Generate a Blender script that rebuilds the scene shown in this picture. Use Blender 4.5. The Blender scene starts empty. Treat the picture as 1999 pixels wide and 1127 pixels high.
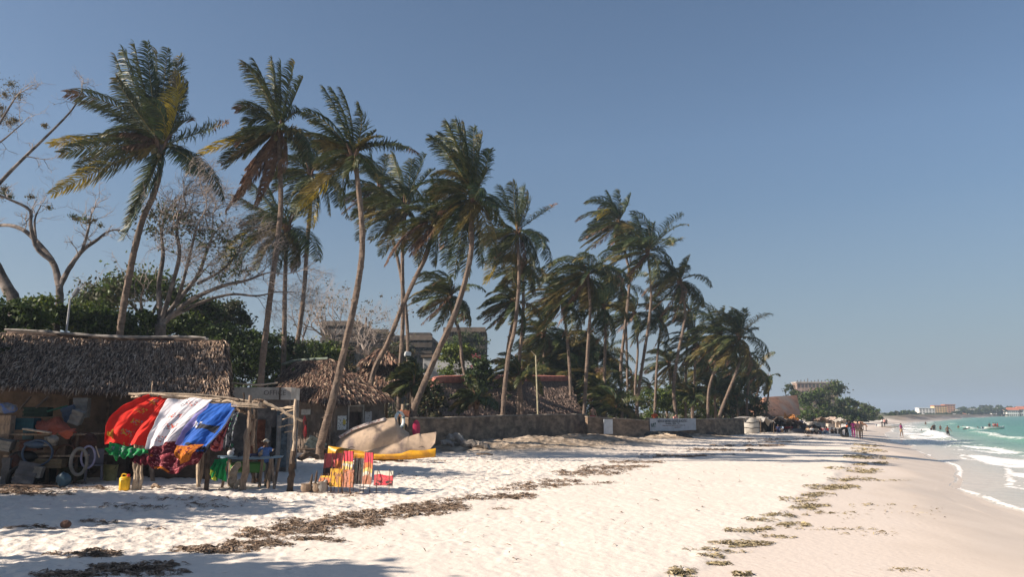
import bpy, bmesh, math, random
import numpy as np
from mathutils import Vector
R=math.radians
random.seed(7); RNG=np.random.default_rng(7)
SC=bpy.context.scene; COL=SC.collection
F=1555.0; CZ=2.95; TH=math.atan((806-563.5)/F)
CT,ST=math.cos(TH),math.sin(TH)
def ray(px,py):
    dx=(px-999.5)/F; dy=(563.5-py)/F
    return dx, CT-ST*dy, ST+CT*dy
def at(px,py,Y):
    x,y,z=ray(px,py); k=Y/y
    return Vector((x*k,Y,CZ+z*k))
def xyz0(px,py,z):
    a,b,c=ray(px,py); k=(z-CZ)/c
    return a*k,b*k
# ---------------------------------------------------------------- coast curves
def curve(pts,z):
    q=[xyz0(px,py,z) for px,py in pts]
    q.sort(key=lambda t:t[1]); return np.array([t[1] for t in q]),np.array([t[0] for t in q])
sy,sx=curve([(2130,1062),(1999,1012),(1930,990),(1878,965),(1888,938),(1862,914),(1826,894),(1790,880),(1758,868),(1738,858),(1730,848),(1736,838),(1748,831),(1785,823),(1880,816.5),(1999,811.5)],0.0)
by,bx=curve([(1330,1118),(1430,1062),(1530,1000),(1600,950),(1655,905),(1690,878),(1690,862)],0.55)
wy,wx=curve([(100,1127),(480,1060),(700,1010),(850,985),(1080,940),(1250,900),(1400,878),(1560,855)],0.77)
sy=np.concatenate([[-60,0],sy,[1500,2600,9000]]); sx=np.concatenate([[10,13.5],sx,[1250,3000,16000]])
by=np.concatenate([[-60,0],by,[130,9000]]); bx=np.concatenate([[-12,-3.5],bx,[48,48]])
wy=np.concatenate([[-60,0],wy,[130,9000]]); wx=np.concatenate([[-40,-16],wx,[40,40]])
def ss(a,b,x): 
    t=np.clip((x-a)/(b-a),0,1); return t*t*(3-2*t)
def XS(y): return np.interp(y,sy,sx)
def XB(y): 
    f=ss(90,140,y); return np.minimum(np.interp(y,by,bx)*(1-f)+f*(XS(y)-6),XS(y)-2)
def XW(y):
    f=ss(70,130,y); return np.minimum(np.interp(y,wy,wx)*(1-f)+f*(XS(y)-12),XB(y)-1.5)
def hsh(ix,iy,s=0):
    v=np.sin(ix*127.1+iy*311.7+s*74.7)*43758.5453; return v-np.floor(v)
def vn(x,y,s=0):
    ix=np.floor(x); iy=np.floor(y); fx=x-ix; fy=y-iy
    fx=fx*fx*(3-2*fx); fy=fy*fy*(3-2*fy)
    a=hsh(ix,iy,s); b=hsh(ix+1,iy,s); c=hsh(ix,iy+1,s); d=hsh(ix+1,iy+1,s)
    return (a*(1-fx)+b*fx)*(1-fy)+(c*(1-fx)+d*fx)*fy
def fbm(x,y,o=4,s=0):
    t=0; a=.5; n=0
    for i in range(o):
        t=t+a*vn(x,y,s+i); n+=a; a*=.5; x=x*2.03+17.1; y=y*2.03+5.3
    return t/n
def worley(x,y,s=0):
    ix=np.floor(x); iy=np.floor(y); best=np.full(np.shape(x),9.0)
    for dx in (-1,0,1):
        for dy in (-1,0,1):
            cx=ix+dx+hsh(ix+dx,iy+dy,s); cy=iy+dy+hsh(ix+dx,iy+dy,s+9)
            best=np.minimum(best,np.hypot(x-cx,y-cy))
    return best
MOUND=[(-1.7,43.5,3.0,2.0,.38),(1.8,46,3.2,2.4,.62),(4.4,50.5,3.2,3.0,.62),(6.6,54.5,3.0,2.8,.42),(-4,42,2,1.5,.25),(11.3,61,2.2,2.0,.35),(15,67,3.2,1.8,.3)]
def H(x,y):
    x=np.asarray(x,float); y=np.asarray(y,float)
    xs,xb,xw=XS(y),XB(y),XW(y)
    far=ss(230,320,y)
    d=x-xs
    z=np.where(d>0,np.maximum(-.045*d,-4.0),0.0)
    k=np.clip((xs-x)/(xs-xb),0,1); zl=.55*k**.95
    k2=np.clip((xb-x)/(xb-xw),0,1); zl=zl+.22*k2
    k3=np.clip((xw-x)/14,0,1); zl=zl+.2*k3*(2-k3)
    k4=np.clip((xw-14-x)/60,0,1); zl=zl+1.6*k4*ss(30,60,y)
    zf=1.7*np.clip((xs-x)/9,0,1)+np.clip((xs-x-20)/300,0,1)*1.0
    zl=zl*(1-far)+zf*far
    z=np.where(d>0,z,zl)
    for mx,my,rx,ry,h in MOUND:
        z=z+h*np.exp(-((x-mx)/rx)**2-((y-my)/ry)**2)
    return z
def gz(x,y): return float(H(x,y))
def hit(px,py,add=0.0):
    a,b,c=ray(px,py); z=.8
    k=1.0
    for i in range(40):
        k2=(z+add-CZ)/c; k=k2 if i==0 else .5*(k+k2); z=gz(a*k,b*k)
    return Vector((a*k,b*k,z))
# ---------------------------------------------------------------- mesh builder
class MB:
    def __init__(s): s.v=[]; s.n=0; s.f=[]; s.m=[]
    def add(s,v,f,m=0):
        v=np.asarray(v,float).reshape(-1,3); f=np.asarray(f,int)
        if len(f)==0: return
        s.v.append(v); s.f.append(f+s.n); s.n+=len(v)
        m=np.full(len(f),m) if np.isscalar(m) else np.asarray(m)
        s.m.append(m)
    def mesh(s,name,mats,origin=(0,0,0),smooth=True):
        me=bpy.data.meshes.new(name)
        V=np.concatenate(s.v)-np.asarray(origin)
        starts=[];loops=[];p=0;mi=[]
        for f,m in zip(s.f,s.m):
            k=f.shape[1]; loops.append(f.ravel()); starts.append(p+np.arange(len(f))*k); p+=f.size; mi.append(m)
        L=np.concatenate(loops); S=np.concatenate(starts); MI=np.concatenate(mi)
        me.vertices.add(len(V)); me.vertices.foreach_set('co',V.ravel().astype(np.float32))
        me.loops.add(len(L)); me.loops.foreach_set('vertex_index',L.astype(np.int32))
        me.polygons.add(len(S)); me.polygons.foreach_set('loop_start',S.astype(np.int32))
        for m in mats: me.materials.append(m)
        me.polygons.foreach_set('material_index',MI.astype(np.int32))
        me.polygons.foreach_set('use_smooth',np.full(len(S),smooth))
        me.update(calc_edges=True); me.validate()
        if smooth and len(S)<20000: me.set_sharp_from_angle(angle=R(40))
        return me
def props(o,label=None,cat=None,group=None,kind=None):
    if label: o['label']=label
    if cat: o['category']=cat
    if group: o['group']=group
    if kind: o['kind']=kind
    return o
def thing(name,label,cat,loc,group=None):
    o=bpy.data.objects.new(name,None); COL.objects.link(o); o.location=loc; o.empty_display_size=.2
    return props(o,label,cat,group)
def wloc(o):
    p=Vector((0,0,0))
    while o: p+=o.location; o=o.parent
    return p
def put(name,mb,mats,parent=None,origin=(0,0,0),smooth=True,label=None,cat=None,group=None,kind=None):
    if not isinstance(mats,(list,tuple)): mats=[mats]
    if parent is not None: origin=wloc(parent)
    me=mb if isinstance(mb,bpy.types.Mesh) else mb.mesh(name,mats,origin,smooth)
    o=bpy.data.objects.new(name,me); COL.objects.link(o)
    if parent is not None: o.parent=parent
    else: o.location=origin
    return props(o,label,cat,group,kind)
BOXF=np.array([[0,1,3,2],[4,6,7,5],[0,4,5,1],[2,3,7,6],[0,2,6,4],[1,5,7,3]])
def box(mb,c,size,rz=0,mat=0,tilt=(0,0)):
    v=np.array([[x,y,z] for x in(-.5,.5) for y in(-.5,.5) for z in(-.5,.5)])*np.array(size)
    a,b=tilt
    if a: v=v@np.array([[1,0,0],[0,math.cos(a),math.sin(a)],[0,-math.sin(a),math.cos(a)]])
    if b: v=v@np.array([[math.cos(b),0,-math.sin(b)],[0,1,0],[math.sin(b),0,math.cos(b)]])
    v=v@np.array([[math.cos(rz),math.sin(rz),0],[-math.sin(rz),math.cos(rz),0],[0,0,1]])
    mb.add(v+np.array(c),BOXF,mat)
def bbox(mb,c,size,rz=0,mat=0,tilt=(0,0),b=.02):
    # chamfered box
    hx,hy,hz=[s/2 for s in size]; b=min(b,hx*.6,hy*.6,hz*.6)
    bm=bmesh.new(); bmesh.ops.create_cube(bm,size=1)
    for v in bm.verts: v.co=Vector((v.co.x*size[0],v.co.y*size[1],v.co.z*size[2]))
    bmesh.ops.bevel(bm,geom=bm.edges[:],offset=b,segments=1,affect='EDGES')
    addbm(mb,bm,c,rz,mat,tilt)
def rotm(rz=0,tilt=(0,0)):
    a,b=tilt
    A=np.array([[1,0,0],[0,math.cos(a),math.sin(a)],[0,-math.sin(a),math.cos(a)]])
    B=np.array([[math.cos(b),0,-math.sin(b)],[0,1,0],[math.sin(b),0,math.cos(b)]])
    C=np.array([[math.cos(rz),math.sin(rz),0],[-math.sin(rz),math.cos(rz),0],[0,0,1]])
    return A@B@C
def addbm(mb,bm,c=(0,0,0),rz=0,mat=0,tilt=(0,0),sc=1):
    bm.verts.ensure_lookup_table(); bm.verts.index_update()
    V=np.array([v.co[:] for v in bm.verts])*sc@rotm(rz,tilt)+np.array(c)
    d={}
    for f in bm.faces: d.setdefault(len(f.verts),[]).append([v.index for v in f.verts])
    first=True; base=mb.n
    for k,fs in d.items():
        f=np.array(fs)
        if first: mb.add(V,f,mat); first=False
        else:
            mb.f.append(f+base); mb.m.append(np.full(len(f),mat)); 
    bm.free()
def tube(mb,pts,rad,sides=6,mat=0,cap=True,jit=0):
    P=np.asarray([tuple(p) for p in pts],float); n=len(P)
    r=np.broadcast_to(np.asarray(rad,float),(n,)) if np.ndim(rad)<=1 and (np.ndim(rad)==0 or len(rad)==n) else np.interp(np.linspace(0,1,n),np.linspace(0,1,len(rad)),rad)
    T=np.gradient(P,axis=0); T/=np.linalg.norm(T,axis=1,keepdims=True)+1e-9
    ref=np.array([0,1,0]) if abs(T[:,1]).mean()<.8 else np.array([1,0,0])
    A=np.cross(T,ref); A/=np.linalg.norm(A,axis=1,keepdims=True)+1e-9
    B=np.cross(T,A)
    an=np.linspace(0,2*math.pi,sides,endpoint=False)
    V=P[:,None]+ (A[:,None]*np.cos(an)[None,:,None]+B[:,None]*np.sin(an)[None,:,None])*r[:,None,None]
    if jit: V=V+RNG.normal(0,jit,V.shape)*r[:,None,None]
    i=np.arange(n-1)[:,None]*sides; j=np.arange(sides)[None]; j2=(j+1)%sides
    f=np.stack([i+j,i+j2,i+sides+j2,i+sides+j],-1).reshape(-1,4)
    mb.add(V.reshape(-1,3),f,mat)
    if cap:
        b=mb.n-n*sides
        mb.f.append(np.array([list(range(sides))])+b); mb.m.append(np.array([mat]))
        mb.f.append(np.array([list(range(sides))[::-1]])+b+(n-1)*sides); mb.m.append(np.array([mat]))
def ball(mb,c,r,mat=0,sub=2,rz=0,tilt=(0,0)):
    bm=bmesh.new(); bmesh.ops.create_icosphere(bm,subdivisions=sub,radius=1)
    r=(r,r,r) if np.isscalar(r) else r
    for v in bm.verts: v.co=Vector((v.co.x*r[0],v.co.y*r[1],v.co.z*r[2]))
    addbm(mb,bm,c,rz,mat,tilt)
def grid(mb,fn,nu,nv,matfn=None,thick=0):
    u,v=np.meshgrid(np.linspace(0,1,nu+1),np.linspace(0,1,nv+1),indexing='ij')
    P=fn(u,v) # (...,3)
    n0=(nu+1)*(nv+1)
    i,j=np.meshgrid(np.arange(nu),np.arange(nv),indexing='ij')
    a=i*(nv+1)+j; f=np.stack([a,a+nv+1,a+nv+2,a+1],-1).reshape(-1,4)
    if matfn is not None: m=matfn(((i+.5)/nu),((j+.5)/nv)).reshape(-1).astype(int)
    else: m=np.zeros(len(f),int)
    if not thick: mb.add(P.reshape(-1,3),f,m); return
    du=np.gradient(P,axis=0); dv=np.gradient(P,axis=1); N=np.cross(du,dv); N/=np.linalg.norm(N,axis=-1,keepdims=True)+1e-9
    Q=P-N*thick
    edge=[]
    for k in range(nu): edge+= [[k*(nv+1),n0+k*(nv+1),n0+(k+1)*(nv+1),(k+1)*(nv+1)],[k*(nv+1)+nv,(k+1)*(nv+1)+nv,n0+(k+1)*(nv+1)+nv,n0+k*(nv+1)+nv]]
    for k in range(nv): edge+= [[k,k+1,n0+k+1,n0+k],[nu*(nv+1)+k,n0+nu*(nv+1)+k,n0+nu*(nv+1)+k+1,nu*(nv+1)+k+1]]
    mb.add(np.concatenate([P.reshape(-1,3),Q.reshape(-1,3)]),np.concatenate([f,f[:,::-1]+n0,np.array(edge)]),np.concatenate([m,m,np.zeros(len(edge),int)+(m[0])]))
def lathe(mb,prof,c,sides=14,mat=0,rz=0,tilt=(0,0),sc=(1,1)):
    an=np.linspace(0,2*math.pi,sides,endpoint=False); n=len(prof)
    V=np.array([[r*math.cos(a)*sc[0],r*math.sin(a)*sc[1],z] for r,z in prof for a in an])@rotm(rz,tilt)+np.array(c)
    i=np.arange(n-1)[:,None]*sides; j=np.arange(sides)[None]; j2=(j+1)%sides
    mb.add(V,np.stack([i+j,i+j2,i+sides+j2,i+sides+j],-1).reshape(-1,4),mat)
def bez(a,b,c,n=12):
    t=np.linspace(0,1,n)[:,None]; a,b,c=[np.array(tuple(q)) for q in(a,b,c)]
    return (1-t)**2*a+2*t*(1-t)*b+t*t*c
def spline(pts,n=20):
    P=np.array([tuple(p) for p in pts],float)
    if len(P)<3: 
        t=np.linspace(0,1,n)[:,None]; return P[0]*(1-t)+P[-1]*t
    E=np.vstack([2*P[0]-P[1],P,2*P[-1]-P[-2]]); out=[]
    m=len(P)-1
    for tt in np.linspace(0,m-1e-6,n):
        i=int(tt); t=tt-i; a,b,c,d=E[i:i+4]
        out.append(.5*((2*b)+(-a+c)*t+(2*a-5*b+4*c-d)*t*t+(-a+3*b-3*c+d)*t**3))
    return np.array(out)
# ---------------------------------------------------------------- materials
_mats={}
def mat(name,col,rough=.85,var=.18,scale=6,bump=.0,bscale=40,col2=None,trans=0,spec=.3,metal=0,attr=None,stretch=None,c3=None,s3=1.2):
    if name in _mats: return _mats[name]
    m=bpy.data.materials.new(name); m.use_nodes=True; nt=m.node_tree; N=nt.nodes; L=nt.links
    bs=N['Principled BSDF']; bs.inputs['Roughness'].default_value=rough; bs.inputs['Metallic'].default_value=metal
    bs.inputs['Specular IOR Level'].default_value=spec
    tc=N.new('ShaderNodeTexCoord'); src=tc.outputs['Object']
    if stretch:
        mp=N.new('ShaderNodeMapping'); mp.inputs['Scale'].default_value=stretch; L.new(src,mp.inputs[0]); src=mp.outputs[0]
    nz=N.new('ShaderNodeTexNoise'); nz.inputs['Scale'].default_value=scale; nz.inputs['Detail'].default_value=6; nz.inputs['Roughness'].default_value=.65
    L.new(src,nz.inputs['Vector'])
    rp=N.new('ShaderNodeValToRGB'); L.new(nz.outputs['Fac'],rp.inputs[0])
    c2=col2 if col2 else tuple(c*(1-var*2) for c in col)
    rp.color_ramp.elements[0].position=.35; rp.color_ramp.elements[0].color=(*c2,1)
    rp.color_ramp.elements[1].position=.62; rp.color_ramp.elements[1].color=(*[min(1,c*(1+var*.5)) for c in col],1)
    out=rp.outputs[0]
    if c3:
        n3=N.new('ShaderNodeTexNoise'); n3.inputs['Scale'].default_value=s3; n3.inputs['Detail'].default_value=8; L.new(tc.outputs['Object'],n3.inputs['Vector'])
        r3=N.new('ShaderNodeValToRGB'); r3.color_ramp.elements[0].position=.5; r3.color_ramp.elements[1].position=.66; L.new(n3.outputs[0],r3.inputs[0])
        mx=N.new('ShaderNodeMixRGB'); L.new(r3.outputs[0],mx.inputs[0]); L.new(out,mx.inputs[1]); mx.inputs[2].default_value=(*c3,1); out=mx.outputs[0]
    L.new(out,bs.inputs['Base Color'])
    if bump:
        nb=N.new('ShaderNodeTexNoise'); nb.inputs['Scale'].default_value=bscale; nb.inputs['Detail'].default_value=5; L.new(src,nb.inputs['Vector'])
        bp=N.new('ShaderNodeBump'); bp.inputs['Strength'].default_value=bump; bp.inputs['Distance'].default_value=.03; L.new(nb.outputs[0],bp.inputs['Height']); L.new(bp.outputs[0],bs.inputs['Normal'])
    if trans:
        tr=N.new('ShaderNodeBsdfTranslucent'); L.new(out,tr.inputs[0]); ms=N.new('ShaderNodeMixShader'); ms.inputs[0].default_value=trans
        L.new(bs.outputs[0],ms.inputs[1]); L.new(tr.outputs[0],ms.inputs[2]); L.new(ms.outputs[0],N['Material Output'].inputs[0])
    _mats[name]=m; return m
PG=mat('palm_green',(.075,.09,.026),.5,.3,3,trans=.22,spec=.4)
PO=mat('palm_olive',(.19,.145,.045),.55,.3,3,trans=.22)
PY=mat('palm_yellow',(.46,.34,.035),.55,.2,3,trans=.3)
PB=mat('palm_brown',(.19,.11,.07),.8,.3,3,trans=.12)
PD=mat('palm_deep',(.042,.066,.022),.5,.3,3,trans=.2,spec=.4)
TRUNK=mat('palm_trunk',(.20,.145,.11),.9,.25,5,.9,30,stretch=(1,1,3),c3=(.12,.095,.08),s3=.9)
BARK=mat('grey_bark',(.14,.115,.10),.9,.3,4,.9,22,c3=(.25,.21,.185),s3=2)
BARKD=mat('dark_bark',(.09,.07,.06),.9,.3,4,.9,22)
TWIG=mat('twig',(.30,.25,.22),.9,.2,5)
LG=[mat('leaf_%s'%n,c,.55,.3,2,trans=.25) for n,c in(('mid',(.075,.115,.022)),('bright',(.15,.19,.03)),('deep',(.04,.066,.016)),('dry',(.17,.13,.06)),('grey',(.10,.10,.055)))]
THA=[mat('thatch_%s'%n,c,.9,.25,9,.5,60) for n,c in(('tan',(.34,.23,.155)),('brown',(.19,.12,.08)),('pale',(.52,.39,.29)),('dark',(.07,.045,.035)))]
THR=[mat('thatch_red_%s'%n,c,.9,.25,9,.5,60) for n,c in(('tan',(.25,.145,.10)),('brown',(.15,.085,.06)),('pale',(.42,.30,.21)),('dark',(.07,.045,.035)))]
WOOD=mat('driftwood',(.33,.24,.17),.85,.25,5,.6,40,stretch=(4,4,.6),c3=(.17,.115,.08),s3=3)
WOODL=mat('pale_stick',(.50,.39,.28),.85,.22,8,.5,50)
WOODD=mat('old_wood',(.10,.07,.05),.9,.3,6,.6,40)
MUD=mat('mud_wall',(.12,.083,.058),.95,.25,2.2,.8,12,c3=(.09,.065,.05),s3=1.6)
CONC=mat('weathered_concrete',(.36,.33,.29),.9,.2,3,.4,30,c3=(.22,.19,.17),s3=2)
SEAWALL=mat('seawall_concrete',(.27,.19,.13),.95,.3,1.3,.9,14,stretch=(1,1,2.5),c3=(.11,.08,.06),s3=.9)
WALLTOP=mat('seawall_coping',(.30,.25,.20),.95,.2,3,.5,20)
DARK=mat('dark_recess',(.03,.026,.024),.9,.2,4)
# ================================================================= sand terrain
def detail(x,y,z):
    xs,xb,xw=XS(y),XB(y),XW(y)
    up=1-ss(-1.0,1.5,x-xw+(fbm(x*.35,y*.35,3,3)-.5)*3)      # churned dry sand
    mid=1-ss(-.3,.5,x-xb); near=1-ss(90,160,y)
    w1=worley(x/.36,y/.36,1); w2=worley(x/.17+3,y/.17,5)
    dim=-.034*np.exp(-(w1/.34)**2)+.016*np.exp(-((w1-.5)/.2)**2)-.018*np.exp(-(w2/.35)**2)
    amp=.35+1.3*fbm(x*.3,y*.3,3,8)
    lump=(fbm(x*1.5,y*1.5,4,2)-.5)*.075+(fbm(x*.32,y*.32,3,12)-.5)*.13+(fbm(x*6,y*6,3,19)-.5)*.035
    z=z+near*up*(dim*amp+lump)*.85
    sp=hsh(np.floor(x/.9),np.floor(y/.9),31)
    z=z+near*mid*(1-up)*((fbm(x*1.6,y*1.6,4,4)-.5)*.03+(fbm(x*7,y*7,3,6)-.5)*.02-.02*np.exp(-(w1/.22)**2)*(sp>.72))
    z=z+near*(fbm(x*.5,y*.25,2,5)-.5)*.03*(1-up)*(x<xs-1)
    z=z-near*.035*ss(-.2,.25,x-xb+(fbm(x*.8,y*.8,3,21)-.5)*1.2)*(1-ss(.0,1,(x-xb)/(xs-xb+1e-3)))
    mnd=np.zeros_like(z)
    for mx,my,rx,ry,h in MOUND: mnd=mnd+np.exp(-((x-mx)/rx)**2-((y-my)/ry)**2)
    z=z+np.clip(mnd,0,1)*((fbm(x*2.2,y*2.2,4,44)-.5)*.22+(fbm(x*9,y*9,3,45)-.5)*.08)
    return z,up,near,mnd
def build_land():
    OX,OY=0,-5.0
    r=np.concatenate([np.geomspace(4.5,11,26,endpoint=False),np.geomspace(11,70,520,endpoint=False),np.geomspace(70,400,170,endpoint=False),np.geomspace(400,12000,50)])
    a=np.concatenate([np.linspace(-85,-42,40,endpoint=False),np.linspace(-42,42,1000,endpoint=False),np.linspace(42,85,40)])*math.pi/180
    rr,aa=np.meshgrid(r,a,indexing='ij')
    x=OX+rr*np.sin(aa); y=OY+rr*np.cos(aa); z=H(x,y)
    xs,xb,xw=XS(y),XB(y),XW(y)
    z,up,near,mnd=detail(x,y,z)
    rock=ss(235,290,y)*np.clip(1.3-abs(xs-x-3)/9,0,1)
    z=z+rock*(fbm(x*.12,y*.12,4,50)-.4)*3
    wet=ss(-.6,.25,(x-(xs-(xs-xb)*.42+(fbm(x*.25,y*.25,3,13)-.5)*3.5))/np.maximum(xs-xb,2)*2)
    ledge=ss(-.2,.4,x-xb+(fbm(x*.8,y*.8,3,21)-.5)*1.2)
    inland=ss(0,10,(xw-14-x))*ss(45,60,y)+ss(240,300,y)*ss(1,5,xs-x)
    nv=len(r)*len(a); V=np.stack([x,y,z],-1).reshape(-1,3)
    i,j=np.meshgrid(np.arange(len(r)-1),np.arange(len(a)-1),indexing='ij'); q=i*len(a)+j
    f=np.stack([q,q+1,q+len(a)+1,q+len(a)],-1).reshape(-1,4)
    mb=MB(); mb.add(V,f)
    m=sandmat()
    me=mb.mesh('beach_sand',[m])
    for nm,arr in(('wet',wet),('churn',up*near),('ledge',ledge),('inland',np.clip(inland,0,1)),('mound',np.clip(mnd*2.2,0,1)),('rock',np.clip(rock,0,1))):
        at_=me.attributes.new(nm,'FLOAT','POINT'); at_.data.foreach_set('value',arr.ravel().astype(np.float32))
    put('beach_sand',me,[],kind='structure',label='white coral sand beach churned by footprints, smooth and damp towards the sea')
def sandmat():
    m=bpy.data.materials.new('coral_sand'); m.use_nodes=True; nt=m.node_tree; N=nt.nodes; L=nt.links; bs=N['Principled BSDF']
    tc=N.new('ShaderNodeTexCoord')
    def noise(s,d=6,st=None):
        n=N.new('ShaderNodeTexNoise'); n.inputs['Scale'].default_value=s; n.inputs['Detail'].default_value=d
        if st:
            mp=N.new('ShaderNodeMapping'); mp.inputs['Scale'].default_value=st; L.new(tc.outputs['Object'],mp.inputs[0]); L.new(mp.outputs[0],n.inputs[0])
        else: L.new(tc.outputs['Object'],n.inputs[0])
        return n.outputs[0]
    def ramp(x,p0,p1,c0=(0,0,0,1),c1=(1,1,1,1)):
        r=N.new('ShaderNodeValToRGB'); r.color_ramp.elements[0].position=p0; r.color_ramp.elements[1].position=p1; r.color_ramp.elements[0].color=c0; r.color_ramp.elements[1].color=c1; L.new(x,r.inputs[0]); return r.outputs[0]
    def mix(f,a,b):
        x=N.new('ShaderNodeMixRGB'); 
        for k,s in((0,f),(1,a),(2,b)):
            if isinstance(s,(tuple,float)): x.inputs[k].default_value=s if k==0 else (*s,1)
            else: L.new(s,x.inputs[k])
        return x.outputs[0]
    def att(n):
        x=N.new('ShaderNodeAttribute'); x.attribute_name=n; return x.outputs['Fac']
    def mul(a,b):
        x=N.new('ShaderNodeMath'); x.operation='MULTIPLY'; 
        for k,s in((0,a),(1,b)):
            if isinstance(s,float): x.inputs[k].default_value=s
            else: L.new(s,x.inputs[k])
        return x.outputs[0]
    base=ramp(noise(.7),.3,.7,(.67,.595,.515,1),(.74,.665,.58,1))
    grain=ramp(noise(90,3),.25,.6,(.50,.44,.38,1),(.71,.64,.57,1))
    c=mix(.35,base,grain)
    c=mix(mul(att('ledge'),.75),c,(.61,.52,.45))
    spk=ramp(noise(9,8),.66,.71); c=mix(mul(spk,mul(att('churn'),.55)),c,(.34,.25,.19))
    spk2=ramp(noise(4.5,9),.69,.72); c=mix(mul(spk2,.5),c,(.30,.22,.15))
    wc=ramp(noise(1.2,5,(1,.3,1)),.35,.65,(.57,.475,.385,1),(.63,.53,.435,1))
    c=mix(att('wet'),c,wc)
    md=ramp(noise(2.2,7),.38,.62,(.17,.125,.085,1),(.42,.335,.25,1)); c=mix(mul(att('mound'),.97),c,md)
    gl=ramp(noise(.25,8),.35,.65,(.05,.06,.025,1),(.16,.14,.07,1)); c=mix(att('inland'),c,gl)
    rk=ramp(noise(.15,8),.35,.65,(.05,.045,.04,1),(.24,.19,.15,1)); c=mix(att('rock'),c,rk)
    L.new(c,bs.inputs['Base Color'])
    rg=N.new('ShaderNodeMapRange'); L.new(att('wet'),rg.inputs[0]); rg.inputs[3].default_value=.95; rg.inputs[4].default_value=.42; L.new(rg.outputs[0],bs.inputs['Roughness'])
    bs.inputs['Specular IOR Level'].default_value=.25
    b1=N.new('ShaderNodeBump'); b1.inputs['Distance'].default_value=.05; L.new(noise(7,8),b1.inputs['Height'])
    st=N.new('ShaderNodeMapRange'); L.new(att('churn'),st.inputs[0]); st.inputs[3].default_value=.3; st.inputs[4].default_value=.9
    s2=N.new('ShaderNodeMath'); s2.operation='SUBTRACT'; s2.use_clamp=True; L.new(st.outputs[0],s2.inputs[0]); L.new(mul(att('wet'),.2),s2.inputs[1])
    L.new(s2.outputs[0],b1.inputs['Strength']); L.new(b1.outputs[0],bs.inputs['Normal'])
    return m
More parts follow.
